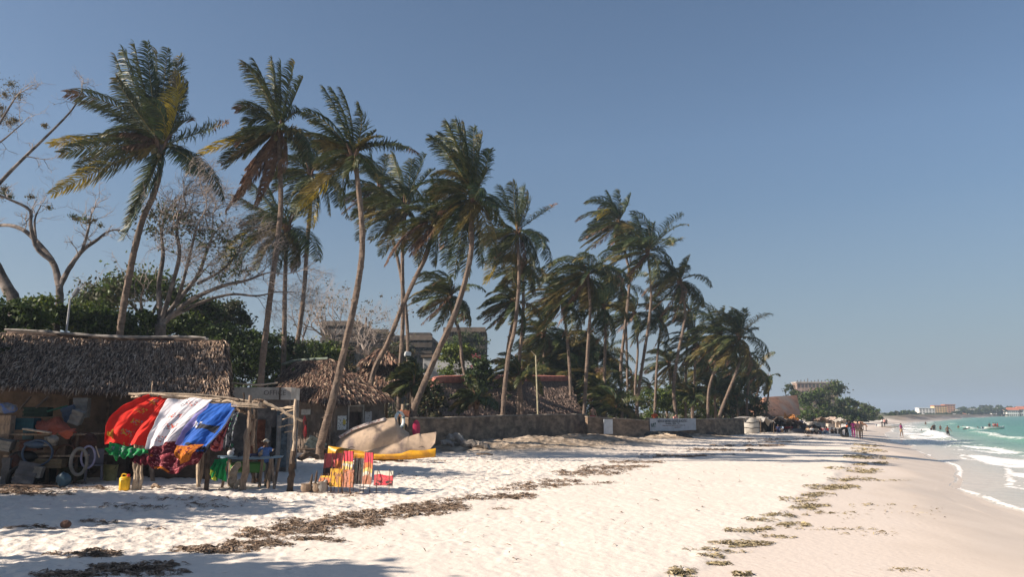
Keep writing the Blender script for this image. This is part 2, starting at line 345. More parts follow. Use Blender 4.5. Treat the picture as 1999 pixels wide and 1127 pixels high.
# ================================================================= sea
def build_sea():
    y=np.concatenate([np.linspace(-20,14,20,endpoint=False),np.geomspace(14,400,620,endpoint=False),np.geomspace(400,11000,60)])
    s=np.concatenate([np.linspace(-6,26,230,endpoint=False),np.geomspace(26,200,110,endpoint=False),np.geomspace(200,12000,50)])
    yy,sg=np.meshgrid(y,s,indexing='ij'); x=XS(yy)+sg
    ww=fbm(yy*.05,yy*0+sg*.02,3,60)
    lat=(vn(yy/9,yy*0,61)-.5)*3.5+(vn(yy/2.7,yy*0,62)-.5)*1.2
    near=1-ss(150,320,yy)
    z=.03*np.sin(sg*.9+lat)+(fbm(x*.25,yy*.25,3,63)-.5)*.22*ss(6,20,sg)+(fbm(x*1.2,yy*1.2,3,64)-.5)*.08*ss(2,10,sg)
    def band(c,w,l): 
        return np.exp(-((sg-c-lat*l)/w)**2)
    b1p=ss(.36,.56,vn(yy/17+.3,yy*0,70)); b2p=ss(.35,.6,vn(yy/30,yy*0,71)); b3p=ss(.4,.6,vn(yy/26,yy*0,72))
    br1=band(7.2,.9,.5)*b1p; br2=band(14,1.3,.7)*b2p; br3=band(26,1.8,.9)
    z=z+near*(.42*br1+.38*br2+.22*br3+.08*band(4,.7,.7))
    # swash: sheet of water riding up the beach
    z=np.where(sg<3,np.maximum(0.02,z*ss(-1,3,sg)+.015),z)
    e=sg-lat*.55
    z=np.where(e<0,H(x,yy)+ .012 - .05*np.clip(-e,0,1)*2,z)
    z=np.where(e<-.8,-2.0,z)
    n1=fbm(x*.9,yy*.35,5,80); n2=fbm(x*2.2,yy*1.1,4,83)
    web=ss(.03,.0,abs(n1-.5))+ss(.035,.0,abs(n2-.5))*.7
    foam=np.zeros_like(z)
    foam=np.maximum(foam,np.exp(-((e-.12)/.16)**2)*.95*ss(.3,.5,n2+.1))
    foam=np.maximum(foam,np.exp(-((sg-2.6-lat*.9)/.25)**2)*.8*ss(.35,.5,n2))
    foam=np.maximum(foam,near*web*ss(1.5,2.6,sg)*(1-ss(7.5,9,sg))*1.0)
    foam=np.maximum(foam,near*ss(.47,.68,fbm(x*.5,yy*.16,4,85))*ss(1.6,2.8,sg)*(1-ss(6.5,8.5,sg))*1.0)
    foam=np.maximum(foam,near*b1p*ss(5.6,6.9,sg-lat*.5)*(1-ss(7.5,8.2,sg-lat*.5))*1.1*ss(.15,.4,n2))
    foam=np.maximum(foam,near*b2p*ss(12.2,13.6,sg-lat*.7)*(1-ss(14.2,14.9,sg-lat*.7))*.62*ss(60,90,yy)*ss(.1,.35,n2))
    foam=foam*ss(.12,.4,fbm(x*.18,yy*.06,3,91))
    mb=MB(); V=np.stack([x,yy,z],-1).reshape(-1,3)
    i,j=np.meshgrid(np.arange(len(y)-1),np.arange(len(s)-1),indexing='ij'); q=i*len(s)+j
    f=np.stack([q,q+len(s),q+len(s)+1,q+1],-1).reshape(-1,4)
    mb.add(V,f)
    m=bpy.data.materials.new('sea_water'); m.use_nodes=True; nt=m.node_tree; N=nt.nodes; L=nt.links; bs=N['Principled BSDF']
    a=N.new('ShaderNodeAttribute'); a.attribute_name='offshore'
    r=N.new('ShaderNodeValToRGB'); L.new(a.outputs['Fac'],r.inputs[0]); cr=r.color_ramp
    while len(cr.elements)<6: cr.elements.new(.5)
    for e_,(p,c) in zip(cr.elements,((0,(.56,.49,.41,1)),(.12,(.46,.44,.38,1)),(.28,(.25,.33,.25,1)),(.42,(.11,.26,.18,1)),(.62,(.035,.17,.12,1)),(1,(.010,.075,.068,1)))):
        e_.position=p; e_.color=c
    fa=N.new('ShaderNodeAttribute'); fa.attribute_name='foam'
    tc=N.new('ShaderNodeTexCoord'); nz=N.new('ShaderNodeTexNoise'); nz.inputs['Scale'].default_value=2.2; nz.inputs['Detail'].default_value=9; nz.inputs['Roughness'].default_value=.7
    mp=N.new('ShaderNodeMapping'); mp.inputs['Scale'].default_value=(1,.6,1); L.new(tc.outputs['Object'],mp.inputs[0]); L.new(mp.outputs[0],nz.inputs[0])
    ad=N.new('ShaderNodeMath'); ad.operation='MULTIPLY_ADD'; L.new(nz.outputs[0],ad.inputs[0]); ad.inputs[1].default_value=1.6; ad.inputs[2].default_value=-.8
    ad2=N.new('ShaderNodeMath'); ad2.operation='ADD'; ad2.use_clamp=True; L.new(ad.outputs[0],ad2.inputs[0]); L.new(fa.outputs['Fac'],ad2.inputs[1])
    fr=N.new('ShaderNodeValToRGB'); fr.color_ramp.elements[0].position=.42; fr.color_ramp.elements[1].position=.8; 
    mm=N.new('ShaderNodeMath'); mm.operation='MULTIPLY'; L.new(ad2.outputs[0],mm.inputs[0])
    g=N.new('ShaderNodeMath'); g.operation='GREATER_THAN'; g.inputs[1].default_value=.06; L.new(fa.outputs['Fac'],g.inputs[0]); L.new(g.outputs[0],mm.inputs[1]); L.new(mm.outputs[0],fr.inputs[0])
    mx=N.new('ShaderNodeMixRGB'); L.new(fr.outputs[0],mx.inputs[0]); L.new(r.outputs[0],mx.inputs[1]); mx.inputs[2].default_value=(.80,.79,.77,1); L.new(mx.outputs[0],bs.inputs['Base Color'])
    rg=N.new('ShaderNodeMapRange'); L.new(fr.outputs[0],rg.inputs[0]); rg.inputs[3].default_value=.24; rg.inputs[4].default_value=.8; L.new(rg.outputs[0],bs.inputs['Roughness'])
    bs.inputs['IOR'].default_value=1.33; bs.inputs['Specular IOR Level'].default_value=.22
    b=N.new('ShaderNodeBump'); b.inputs['Strength'].default_value=.5; b.inputs['Distance'].default_value=.12
    nb=N.new('ShaderNodeTexNoise'); nb.inputs['Scale'].default_value=1.3; nb.inputs['Detail'].default_value=7; L.new(tc.outputs['Object'],nb.inputs[0]); L.new(nb.outputs[0],b.inputs['Height']); L.new(b.outputs[0],bs.inputs['Normal'])
    me=mb.mesh('sea',[m])
    off=np.interp(sg+lat*.7,[0,1.5,4,6.5,10,20,60,400],[0,.06,.14,.26,.36,.52,.7,1])
    off=np.where(yy>300,np.maximum(off,.45*ss(300,420,yy)),off)
    for nm,arr in(('offshore',off),('foam',np.clip(foam,0,1.2))):
        t=me.attributes.new(nm,'FLOAT','POINT'); t.data.foreach_set('value',arr.ravel().astype(np.float32))
    put('sea',me,[],kind='structure',label='green shallow sea with white breakers rolling onto the beach')
# ================================================================= seaweed wrack (stuff)
def weed(name,label,patches,mats,seed):
    rg=np.random.default_rng(seed); C=[]
    for (cx,cy,rx,ry,n) in patches:
        n=int(n*(.62 if seed==11 else .62)); rx=rx*1.25; px=cx+rg.uniform(-1,1,n*5)*rx; py=cy+rg.uniform(-1,1,n*5)*ry
        k=((px-cx)/rx)**2+((py-cy)/(ry*(.62 if seed==11 else .8)))**2 + (fbm((px-cx)/13+cx,(py-cy)/1.7+cy,4,seed)-.5)*5
        ok=np.where(rg.random(len(k))<1/(1+np.exp((k-.15)*3.2)))[0][:n]; px=px[ok]; py=py[ok]
        z=np.full(len(px),1.1); dx=(px-999.5)/F; dy=(563.5-py)/F; b=CT-ST*dy; c=ST+CT*dy; kk=(z-CZ)/c
        for _ in range(12): z=H(dx*kk,b*kk); kk=.5*kk+.5*(z-CZ)/c
        X=dx*kk; Y=b*kk; dens=np.clip(1.0-k[ok],0.05,1.4)
        C.append(np.stack([X,Y,detail(X,Y,H(X,Y))[0]-.005,dens],-1))
    C=np.concatenate(C); n=len(C)
    d=np.hypot(C[:,0],C[:,1]); 
    ln=rg.uniform(.02,.065,n)*(.8+d/30); wd=ln*rg.uniform(.05,.22,n)
    az=rg.uniform(0,math.pi,n); el=rg.normal(0,.2,n)
    D=np.stack([np.cos(az)*np.cos(el),np.sin(az)*np.cos(el),np.sin(el)],-1)
    S=np.stack([-np.sin(az),np.cos(az),rg.normal(0,.4,n)],-1)
    P=C[:,:3].copy(); P[:,2]+=rg.uniform(0,1,n)**2*.028*C[:,3]+.006
    a=P-D*ln[:,None]; b=P+D*ln[:,None]; m0=P+np.array([0,0,1])*(ln*.25)[:,None]
    V=np.stack([a-S*wd[:,None]*.4,a+S*wd[:,None]*.4,m0+S*wd[:,None],m0-S*wd[:,None],b+S*wd[:,None]*.3,b-S*wd[:,None]*.3],1).reshape(-1,3)
    i=np.arange(n)[:,None]*6
    f=np.concatenate([i+np.array([[0,1,2,3]]),i+np.array([[3,2,4,5]])]); mi=rg.integers(0,len(mats),n)
    mb=MB(); mb.add(V,f,np.concatenate([mi,mi]))
    put(name,mb,mats,kind='stuff',label=label)
def build_weed():
    W=[mat('weed_brown',(.27,.19,.13),.9,.3,5),mat('weed_umber',(.36,.26,.185),.9,.3,5),mat('weed_black',(.17,.115,.08),.9,.3,5)]
    G=[mat('weed_olive',(.36,.29,.155),.9,.3,5),mat('weed_khaki',(.48,.39,.25),.9,.3,5),mat('weed_dark_olive',(.22,.175,.09),.9,.3,5)]
    up=[(270,1112,80,18,2800),(130,1122,60,9,1000),(185,1082,42,9,1200),(110,1080,20,6,250),(420,1072,70,13,2600),(500,1062,60,11,1500),(560,1035,75,13,2600),(640,1022,90,15,3600),(720,1008,70,11,2300),(500,1045,40,8,700),(590,1052,60,5,600),
        (790,1000,70,10,2200),(845,990,60,14,3200),(900,975,40,6,600),(995,970,42,8,1400),(960,968,50,4,300),(1050,948,50,8,1500),(1090,940,40,6,700),(1010,955,40,4,300),(1150,925,60,8,1700),(1190,915,50,7,1300),(1135,948,30,3,150),(1180,944,20,3,120),(1250,903,50,4,900),(1230,912,40,4,400),
        (1320,892,60,4.5,1300),(1400,880,70,4,1400),(1460,871,60,3,1100),(1380,889,50,2,300),(1530,858,60,2.2,700),(1500,864,50,2,350),(1590,852,40,1.5,200),(660,1058,25,4,150),(60,1030,45,5,350),(300,1030,20,4,60),(270,990,60,9,350),(190,1018,35,5,200),(400,985,70,6,250),(650,965,60,8,200),(330,975,60,5,200),(480,975,60,7,260),(60,962,70,9,1800),(20,955,40,10,1200),(180,955,70,5,500),(110,945,60,5,700),(420,958,60,3,120),(980,995,30,3,60),(700,1070,60,8,40),(850,930,100,14,120),(950,900,120,10,160),(1150,1010,330,70,130),(900,1070,250,45,90),(1300,930,260,30,110),(700,905,40,3,250),(800,900,60,2.5,260)]
    weed('seaweed_wrack','dark brown dried seaweed strewn along the upper tide line',up,W,11)
    lo=[(1330,1115,22,8,500),(1405,1098,20,4,220),(1447,1117,18,5,300),(1385,1085,25,4,150),(1400,1075,60,3,200),(1430,1062,40,6,500),(1475,1058,30,6,400),(1520,1045,30,4,180),(1455,1035,35,5,300),(1500,1030,20,4,160),(1480,1015,30,4,220),(1545,1022,30,5,420),(1530,1005,40,5,420),(1570,990,25,6,420),(1590,985,30,4,260),(1560,975,30,5,300),(1620,1000,40,2.5,120),(1680,1032,50,3,70),(1640,950,30,7,800),(1600,965,30,6,500),(1610,950,35,5,500),(1660,935,40,5,700),(1690,920,30,5,600),(1650,915,35,3,260),(1700,905,30,4,520),(1690,893,35,5,800),(1700,880,30,5,700),(1695,870,25,3,400),(1720,895,40,2,140),(1730,938,40,1.5,120),(1700,985,40,2,70),(1610,1030,60,3,70),(1760,1110,40,5,90),(1700,1040,60,6,60),(1800,1000,60,20,50),(1660,1000,60,15,60),(1750,860,60,1.2,60)]
    weed('seagrass_line','olive seagrass clumps along the lower tide line above the damp sand',lo,G,12)
build_land(); build_sea(); build_weed()
# ================================================================= palms
WIND=np.array([-.92,.10,.12])
def norm(a): return a/(np.linalg.norm(a,axis=-1,keepdims=True)+1e-9)
def frond(mb,P,L,mats,rg,roll=0.0,wind=.55,droop=.45,pairs=46,w=.045,start=.12,ragged=.1,rw=1.0):
    """leaflets along the rachis P; mats = (base, tip) material numbers"""
    P=np.asarray(P,float); n=len(P)
    tube(mb,P,np.linspace(.034,.006,n)*rw,4,mats[2] if len(mats)>2 else mats[0],cap=False)
    t=np.linspace(start,.985,pairs); t=np.concatenate([t,t+rg.uniform(-.006,.006,pairs)]); t=np.clip(t,0,.995)
    side=np.concatenate([np.ones(pairs),-np.ones(pairs)])
    ii=t*(n-1); i0=np.minimum(ii.astype(int),n-2); fr=(ii-i0)[:,None]
    B=P[i0]*(1-fr)+P[i0+1]*fr; T=norm(P[i0+1]-P[i0])
    up=np.array([0,0,1.]); S=norm(np.cross(T,up+np.array([.05,.08,0]))); U=np.cross(S,T)
    S=S*math.cos(roll)+U*math.sin(roll); U=np.cross(S,T)
    prof=np.interp(t,[0,.15,.35,.65,.85,1],[.45,.8,1,.9,.6,.28])*L
    prof=prof*rg.uniform(.8,1.1,len(t))
    keep=rg.random(len(t))>ragged
    d0=norm(S*side[:,None]*.72+T*.62+U*.12+WIND*wind*.35+rg.normal(0,.09,(len(t),3)))
    d1=norm(d0+WIND*wind*.85-up*droop*1.25+T*.15+rg.normal(0,.10,(len(t),3)))
    d2=norm(d1+WIND*wind*.5-up*droop*1.1)
    p0=B; p1=p0+d0*(prof*.36)[:,None]; p2=p1+d1*(prof*.34)[:,None]; p3=p2+d2*(prof*.30)[:,None]
    wv=norm(T-d0*(d0*T).sum(-1,keepdims=True)+rg.normal(0,.35,(len(t),3)))
    W=(w*rg.uniform(.7,1.2,len(t)))[:,None]*wv*.5
    V=np.stack([p0-W*.6,p0+W*.6,p1-W,p1+W,p2-W*.8,p2+W*.8,p3-W*.12,p3+W*.12],1)[keep]
    k=len(V); i=np.arange(k)[:,None]*8
    f=np.concatenate([i+np.array([[0,1,3,2]]),i+np.array([[2,3,5,4]]),i+np.array([[4,5,7,6]])])
    tm=np.where(t[keep]+rg.normal(0,.08,k)>mats[3] if len(mats)>3 else np.zeros(k,bool),mats[1],mats[0])
    mb.add(V.reshape(-1,3),f,np.concatenate([tm,tm,tm]))
PM=[PG,PO,PY,PB,PD]
KIND={'g':(0,1,1,.93),'d':(4,0,1,.9),'y':(0,2,1,.55),'yy':(2,1,2,.75),'o':(1,0,1,.8),'b':(3,3,3,1.1),'n':(0,3,1,.82)}
def palm(crown,Y,trunk,fr,label,name='coconut_palm',L=.85,auto=8,rad=None,seed=0,r0=.15,r1=.10,group='coconut palms leaning over the beach',pairs=46,w=.05,nuts=True,depth=1.0,dead=(),base=None,spread=(-65,82),k=1.0):
    auto=int(auto*1.35); pairs=int(pairs*1.95); w=w*.82
    rg=np.random.default_rng(seed+100); C=at(*crown,Y)
    b=trunk[-1]; 
    if base is None: base=at(b[0],b[1],Y)
    g=Vector((base[0],base[1],gz(base[0],base[1])))
    root=thing(name,label,'palm tree',g,group)
    pts=[C]+[at(px,py,Y) for px,py in trunk]; 
    if pts[-1].z>g.z: pts.append(Vector((g.x,g.y,g.z-.15)))
    sp=spline(pts[::-1],90)
    rr=np.linspace(r0,r1,90)+r0*.5*np.exp(-np.linspace(0,1,90)*26)
    rr=rr*(1+.045*(np.arange(90)%2)+.03*np.sin(np.arange(90)*.7)+rg.normal(0,.02,90))
    tm=MB(); tube(tm,sp,rr,9,0,jit=.03); 
    put('trunk',tm,TRUNK,root)
    mb=MB(); Cn=np.array(C[:])
    # fibrous bole under the fronds
    for i in range(10):
        a=rg.uniform(0,6.28); d=np.array([math.cos(a)*.25,math.sin(a)*.25,rg.uniform(-.2,.5)])
        tube(mb,[Cn+np.array([0,0,-.45])+d*.3,Cn+d*.8,Cn+d*1.5+np.array([0,0,.15])],[.09,.07,.02],5,3)
    for f in fr:
        kd=f[4] if len(f)>4 else 'g'
        L0=math.hypot(f[0]-crown[0],f[1]-crown[1])/F*Y
        dy=rg.uniform(-.45,.45)*L0*depth
        tip=at(f[0],f[1],Y+dy); ctl=at(f[2],f[3],Y+dy*.45)
        st=Cn+np.array([rg.uniform(-.08,.08),rg.uniform(-.08,.08),rg.uniform(-.1,.1)])
        P=bez(st,ctl,tip,14); ln=np.linalg.norm(np.diff(P,axis=0),axis=1).sum()
        if kd=='b': 
            db=MB(); frond(db,P,L*.8,(0,0,0),rg,rg.uniform(-.6,.6),.35,1.0,int(pairs*1.5),w*1.3,.08,.1); put('dead_frond',db,PB,root,label='brown dead frond hanging down'); continue
        frond(mb,P,L*min(1.1,.55+ln/7),KIND[kd],rg,rg.uniform(-1.1,.6),.6,.35,int(pairs*min(1.25,.6+ln/7)),w,.1)
    if rad is None: rad=130
    RL=rad/F*Y
    for i in range(auto):
        az=i*2.399+seed+rg.uniform(-.3,.3); el=R(rg.uniform(*spread)); 
        d=np.array([math.cos(az)*math.cos(el),math.sin(az)*math.cos(el),math.sin(el)]); P=[Cn.copy()]; step=RL*rg.uniform(.8,1.1)/11
        for q in range(12):
            d=norm(d+WIND*.105*k-np.array([0,0,1])*(.085+.012*q)*(1 if el>0 else .5)); P.append(P[-1]+d*step)
        kd=rg.choice(['g','d','g','o','n','y'],p=[.33,.25,.20,.13,.08,.01]) if el>R(-22) else rg.choice(['o','n','b','g'],p=[.30,.22,.22,.26])
        if kd=='b':
            db=MB(); frond(db,P,L*.7,(0,0,0),rg,rg.uniform(-.6,.6),.3,1.0,int(pairs*.8),w,.1,.2); put('dead_frond',db,PB,root,label='brown dead frond hanging down'); continue
        frond(mb,P,L*(.6+RL/9),KIND[kd],rg,rg.uniform(-.9,.5),.65,.42,pairs,w,.1)
    put('crown',mb,PM,root)
    if nuts:
        for i in range(7):
            nm=MB(); a=rg.uniform(0,6.28); ball(nm,Cn+np.array([math.cos(a)*.3,math.sin(a)*.3,-.35-rg.uniform(0,.25)]),(.12,.12,.15),0,1)
            put('coconut',nm,mat('coconut_husk',(.12,.10,.04),.6,.3,5),root)
    return root
palm((315,283),34,[(312,330),(300,380),(278,430),(262,490),(248,560),(238,620),(232,680)],
 [(225,108,252,190,'g'),(238,95,262,180,'d'),(262,84,280,180,'g'),(288,80,292,180,'d'),(305,95,305,190,'g'),(328,92,315,190,'d'),(350,108,338,190,'g'),(368,160,355,215,'d'),(340,138,362,215,'yy'),(298,190,345,225,'yy'),(225,150,262,215,'g'),
  (128,182,235,185,'n'),(150,195,240,215,'g'),(95,282,200,262,'y'),(118,300,205,275,'g'),(100,380,215,318,'y'),(150,330,220,300,'o'),(230,262,270,262,'b'),(245,285,280,285,'b'),(447,238,380,262,'n'),(438,388,410,300,'d'),(400,345,365,295,'d'),(240,470,300,345,'d'),(250,440,292,360,'n')],
 'tall palm with yellow-streaked fronds rising above the long thatched hut',L=.95,auto=5,rad=110,seed=1,r0=.155,r1=.11,pairs=54,w=.055,depth=.6,spread=(20,80))
palm((545,255),37,[(546,300),(548,400),(540,480),(530,560),(520,640),(510,735)],
 [(472,122,520,160,'g'),(495,116,528,170,'d'),(530,115,538,180,'g'),(548,122,548,180,'d'),(575,118,560,180,'g'),(592,150,575,190,'g'),(590,225,585,200,'d'),(460,215,500,190,'n'),(478,255,500,200,'g'),(388,302,470,265,'y'),(430,320,490,280,'g'),(440,330,500,270,'o'),
  (440,415,515,310,'b'),(455,395,520,320,'b'),(470,360,515,300,'b'),(480,330,520,290,'b'),(500,400,535,330,'b'),(620,330,605,235,'g'),(600,300,590,250,'o')],
 'tall palm with a skirt of reddish dead fronds beside the office kiosk',L=.9,auto=8,rad=95,seed=2,pairs=52,w=.055,depth=.6)
palm((690,300),34,[(697,345),(705,420),(707,490),(698,560),(684,630),(665,715),(648,787),(626,868)],
 [(630,168,662,215,'d'),(645,170,675,215,'d'),(665,172,690,215,'g'),(700,200,714,240,'g'),(592,217,640,225,'d'),(605,235,650,245,'g'),(598,262,640,262,'g'),(610,280,650,280,'o'),(735,255,712,275,'g'),(725,280,712,285,'o'),(818,300,765,262,'n'),(790,290,750,270,'g'),
  (585,405,645,345,'y'),(570,400,640,350,'o'),(680,425,655,350,'g'),(735,345,720,310,'g'),(620,330,660,320,'g')],
 'curving palm whose foot stands in front of the small thatched hut',L=.8,auto=5,rad=80,seed=3,r0=.17,pairs=48,w=.05,depth=.6)
palm((607,340),46,[(606,400),(600,470),(594,560),(585,640),(576,702)],
 [(560,262,580,290,'d'),(585,255,598,290,'g'),(625,262,622,295,'d'),(640,290,630,310,'g'),(662,405,660,340,'d'),(645,420,645,360,'g'),(610,445,618,390,'y'),(540,300,570,310,'g'),(530,345,565,330,'o'),(560,400,575,360,'g'),(585,420,590,380,'d')],
 'slim palm half hidden between the dead-skirted palm and the curving palm',L=.9,auto=8,rad=85,seed=4,r0=.15)
palm((560,445),44,[(558,500),(556,570),(555,640),(553,715)],
 [(438,530,480,430,'y'),(425,515,480,425,'o'),(455,540,495,450,'g'),(450,380,500,400,'g'),(475,345,515,385,'d'),(622,510,615,450,'d'),(575,525,580,480,'g'),(540,535,545,480,'d'),(600,375,585,400,'g'),(520,360,535,400,'d'),(480,400,520,410,'g'),(500,530,520,470,'o')],
 'short palm with a low drooping crown behind the dead-skirted palm',L=.95,auto=10,rad=90,seed=5,r0=.15,spread=(-50,60))
palm((792,405),50,[(786,480),(786,560),(786,640),(780,745)],
 [(850,330,825,345,'d'),(830,300,815,340,'d'),(805,310,800,350,'g'),(765,300,780,340,'g'),(735,330,765,355,'d'),(715,360,755,375,'g'),(690,395,740,390,'n'),(695,435,740,410,'o'),(722,470,760,430,'g'),(745,500,770,450,'o'),(860,380,830,380,'d')],
 'straight palm with a dense dark crown right of the curving palm',L=1.0,auto=9,rad=95,seed=6,r0=.15)
palm((742,365),52,[(755,420),(775,500),(786,560),(795,640),(797,780)],
 [(705,300,720,325,'d'),(725,300,730,330,'d'),(755,302,748,330,'g'),(680,360,710,355,'d'),(672,390,705,375,'n'),(690,425,715,395,'g'),(700,470,720,420,'o'),(780,330,765,340,'g')],
 'slender palm leaning left with its crown touching the curving palm',L=.95,auto=9,rad=80,seed=7,r0=.12,r1=.09)
palm((852,430),44,[(832,500),(812,540),(785,600),(757,670),(725,745)],
 [(752,520,790,440,'b'),(768,500,800,440,'o'),(790,495,815,450,'o'),(905,385,885,395,'d'),(880,350,870,380,'g'),(845,345,850,380,'d'),(810,365,828,390,'g'),(790,400,815,405,'d'),(780,440,810,425,'g'),(815,520,830,470,'o'),(850,520,850,480,'g'),(760,470,800,430,'g')],
 'palm leaning hard to the right over the pointed thatched roof',L=.9,auto=8,rad=85,seed=8,r0=.15)
palm((922,385),42,[(920,440),(920,490),(905,560),(885,620),(858,680),(830,745),(808,800),(798,850)],
 [(838,268,880,290,'d'),(855,262,890,290,'d'),(870,235,895,290,'g'),(888,232,905,290,'d'),(905,238,912,300,'g'),(925,248,925,300,'d'),(940,262,935,310,'g'),(957,290,950,330,'d'),(952,330,945,350,'g'),(850,365,880,355,'g'),(838,385,880,372,'o'),(860,420,890,385,'n'),
  (870,520,885,430,'d'),(885,545,900,450,'d'),(912,540,912,460,'g'),(940,520,940,450,'d'),(965,500,955,430,'o'),(985,440,960,400,'g'),(850,470,875,410,'o'),(975,405,955,385,'d')],
 'big full-crowned palm whose curved trunk rises beside the life ring',L=1.0,auto=9,rad=115,seed=9,r0=.18,r1=.12,pairs=50,w=.055)
palm((1010,452),56,[(1013,520),(1012,570),(1005,640),(992,700),(982,800)],
 [(958,380,985,390,'d'),(975,362,992,395,'d'),(1000,355,1005,395,'g'),(1025,362,1018,400,'d'),(1032,385,1025,410,'g'),(1087,398,1045,425,'n'),(1075,515,1062,450,'d'),(1055,535,1050,470,'d'),(1038,548,1040,490,'g'),(948,555,980,480,'y'),(960,520,980,470,'o'),(945,480,975,455,'g'),(955,425,980,430,'d'),(1000,545,1003,490,'o'),(1070,470,1045,445,'g')],
 'palm with one frond pointing right, right of the big full-crowned palm',L=1.1,auto=9,rad=95,seed=10,r0=.17)
palm((1020,520),60,[(1022,560),(1020,640),(1014,700),(1012,790)],[(985,560,1000,530,'o'),(1045,575,1040,540,'n'),(990,500,1005,505,'g')],
 'twin palm close behind the one with a frond pointing right',L=1.0,auto=12,rad=65,seed=11,r0=.15)
def mid(crown,Y,trunk,rad,label,seed,auto=20,fr=(),**k):
    sc=rad/F*Y
    palm(crown,Y,trunk,fr,label,L=k.pop('L',max(.75,min(1.15,sc*.27))),auto=auto,rad=rad,seed=seed,group=k.pop('group','coconut palms in the grove behind the seawall'),pairs=k.pop('pairs',34),w=k.pop('w',.075),r0=k.pop('r0',.17),nuts=False,**k)
mid((878,578),60,[(884,612),(897,650),(903,710),(915,760),(918,800)],82,'small palm with spread star-shaped crown above the long thatched roof',21,20)
mid((1003,588),60,[(1003,620),(992,680),(980,800)],72,'palm with yellowish fronds crossed by a leaning trunk',22)
mid((1146,535),64,[(1152,600),(1147,690),(1140,815)],95,'broad palm standing over the dark clump of low palms',23,26)
mid((1095,585),68,[(1105,640),(1112,720),(1115,800)],85,'palm left of the broad palm with bleached lower fronds',24,24)
mid((1178,600),70,[(1182,650),(1180,730),(1182,810)],75,'palm tucked under the right side of the broad palm',25,20)
mid((1208,432),74,[(1222,500),(1229,545),(1220,640),(1212,720),(1214,815)],82,'tallest straight palm in the middle of the grove',26,22,fr=[(1148,440,1180,425,'d'),(1150,475,1180,455,'g'),(1185,372,1200,400,'d'),(1232,378,1225,405,'d'),(1208,370,1208,400,'g')])
mid((1264,492),70,[(1271,560),(1268,620),(1256,700),(1246,770),(1242,830)],92,'tall palm with long arching right frond and S-shaped trunk',27,22,fr=[(1333,465,1300,480,'g'),(1240,420,1250,450,'d'),(1275,435,1272,460,'d'),(1180,510,1220,500,'o'),(1225,555,1250,520,'n')])
mid((1326,548),73,[(1337,600),(1334,640),(1322,700),(1315,760),(1320,815)],78,'tall palm with reddish crown base and bare drooping right fronds',28,20,fr=[(1375,600,1355,560,'d'),(1345,500,1340,520,'g'),(1300,500,1310,520,'d')])
mid((1238,612),86,[(1245,680),(1240,760),(1245,812)],65,'mid-height palm in the shade between two tall trunks',29,18)
mid((1292,625),88,[(1284,690),(1280,760),(1278,812)],66,'mid-height palm left of the reddish-crowned palm',30,18)
mid((1405,655),82,[(1398,710),(1384,760),(1382,812)],72,'palm with bright yellow hanging fronds and upright top',31,24,fr=[(1385,605,1395,630,'d'),(1415,598,1408,625,'g'),(1372,700,1385,670,'yy'),(1400,705,1405,680,'yy')])
mid((1442,660),80,[(1445,700),(1436,730),(1420,770),(1404,815)],76,'palm on a trunk leaning right at the grove end',32,24,fr=[(1480,640,1460,645,'g'),(1430,605,1436,630,'d'),(1455,602,1450,630,'d')])
mid((1478,722),100,[(1482,750),(1474,792)],46,'small outermost palm at the right end of the grove',33,18)
mid((1460,700),92,[(1462,740),(1458,790)],55,'palm just left of the small outermost palm',34,16)
mid((1358,672),88,[(1356,730),(1352,815)],64,'palm behind the banner with a rounded olive crown',35,18)
mid((1380,720),96,[(1382,760),(1385,812)],58,'lower palm filling the middle of the grove end',36,18)
mid((1425,735),98,[(1425,770),(1430,812)],52,'low palm behind the right-leaning trunk',37,16)
mid((1306,712),98,[(1308,750),(1302,790)],55,'pale palm with star crown seen against the sky gap',38,20)
mid((1182,688),94,[(1185,730),(1194,790)],48,'thin palm with one curled frond in the sky gap left of the tall trunks',39,13)
mid((1236,735),104,[(1240,760),(1244,790)],42,'far small palm low in the sky gap',40,14)
mid((1330,760),104,[(1330,780),(1332,800)],46,'far low palm above the banner',41,14)
mid((1268,755),110,[(1268,775),(1270,795)],40,'far low palm left of the banner',42,14)
mid((1345,610),90,[(1340,700),(1338,812)],58,'dark palm behind the reddish-crowned palm',43,16)
mid((1060,655),74,[(1062,700),(1066,800)],66,'palm hanging over the pale pole top',44,18)
mid((1215,560),88,[(1222,640),(1226,812)],62,'shaded palm behind the tallest straight palm',45,18)
mid((1500,740),112,[(1500,770),(1496,795)],34,'tiny far palm peeking over the red tiled roof',46,14)
mid((1410,690),104,[(1412,750),(1414,812)],60,'dark palm deep inside the grove end',47,16)
# low young palms, crown near the ground
def low(crown,Y,rad,label,seed,auto=22):
    mid(crown,Y,[(crown[0]+1,crown[1]+25),(crown[0]+3,crown[1]+60)],rad,label,seed,auto,spread=(5,85),k=.9,r0=.2,pairs=40,group='young palms behind the seawall')
low((1122,770),74,105,'young dark palm in the densest clump behind the wall',51,26)
low((1152,750),74,95,'young palm at the right of the dark clump, upright fronds',52,24)
low((1090,735),76,70,'young palm at the left of the dark clump',53,22)
low((1015,735),60,62,'young palm left of the pale pole, over the thatch',54,18)
low((930,785),50,52,'young palm draped over the long thatched roof eave',55,16)
low((806,752),45,55,'shaggy young palm behind the life ring',56,22)
low((1105,700),76,85,'shaggy low palm with grey-brown skirts above the clump',59,26)
low((1165,700),78,80,'leafy low palm under the broad palm trunk',60,26)
low((1060,720),78,70,'low palm reaching left past the pole',61,22)
low((1395,770),90,52,'low palm at the foot of the grove end',62,20)
low((1440,775),92,46,'low palm left of the small outermost palm foot',63,18)
low((1350,780),88,46,'low palm directly above the banner end',64,18)
low((990,780),64,55,'low palm at the foot of the crossed trunks',65,18)
low((1175,775),70,60,'squat young palm near the shirtless visitor behind the wall',57,18)
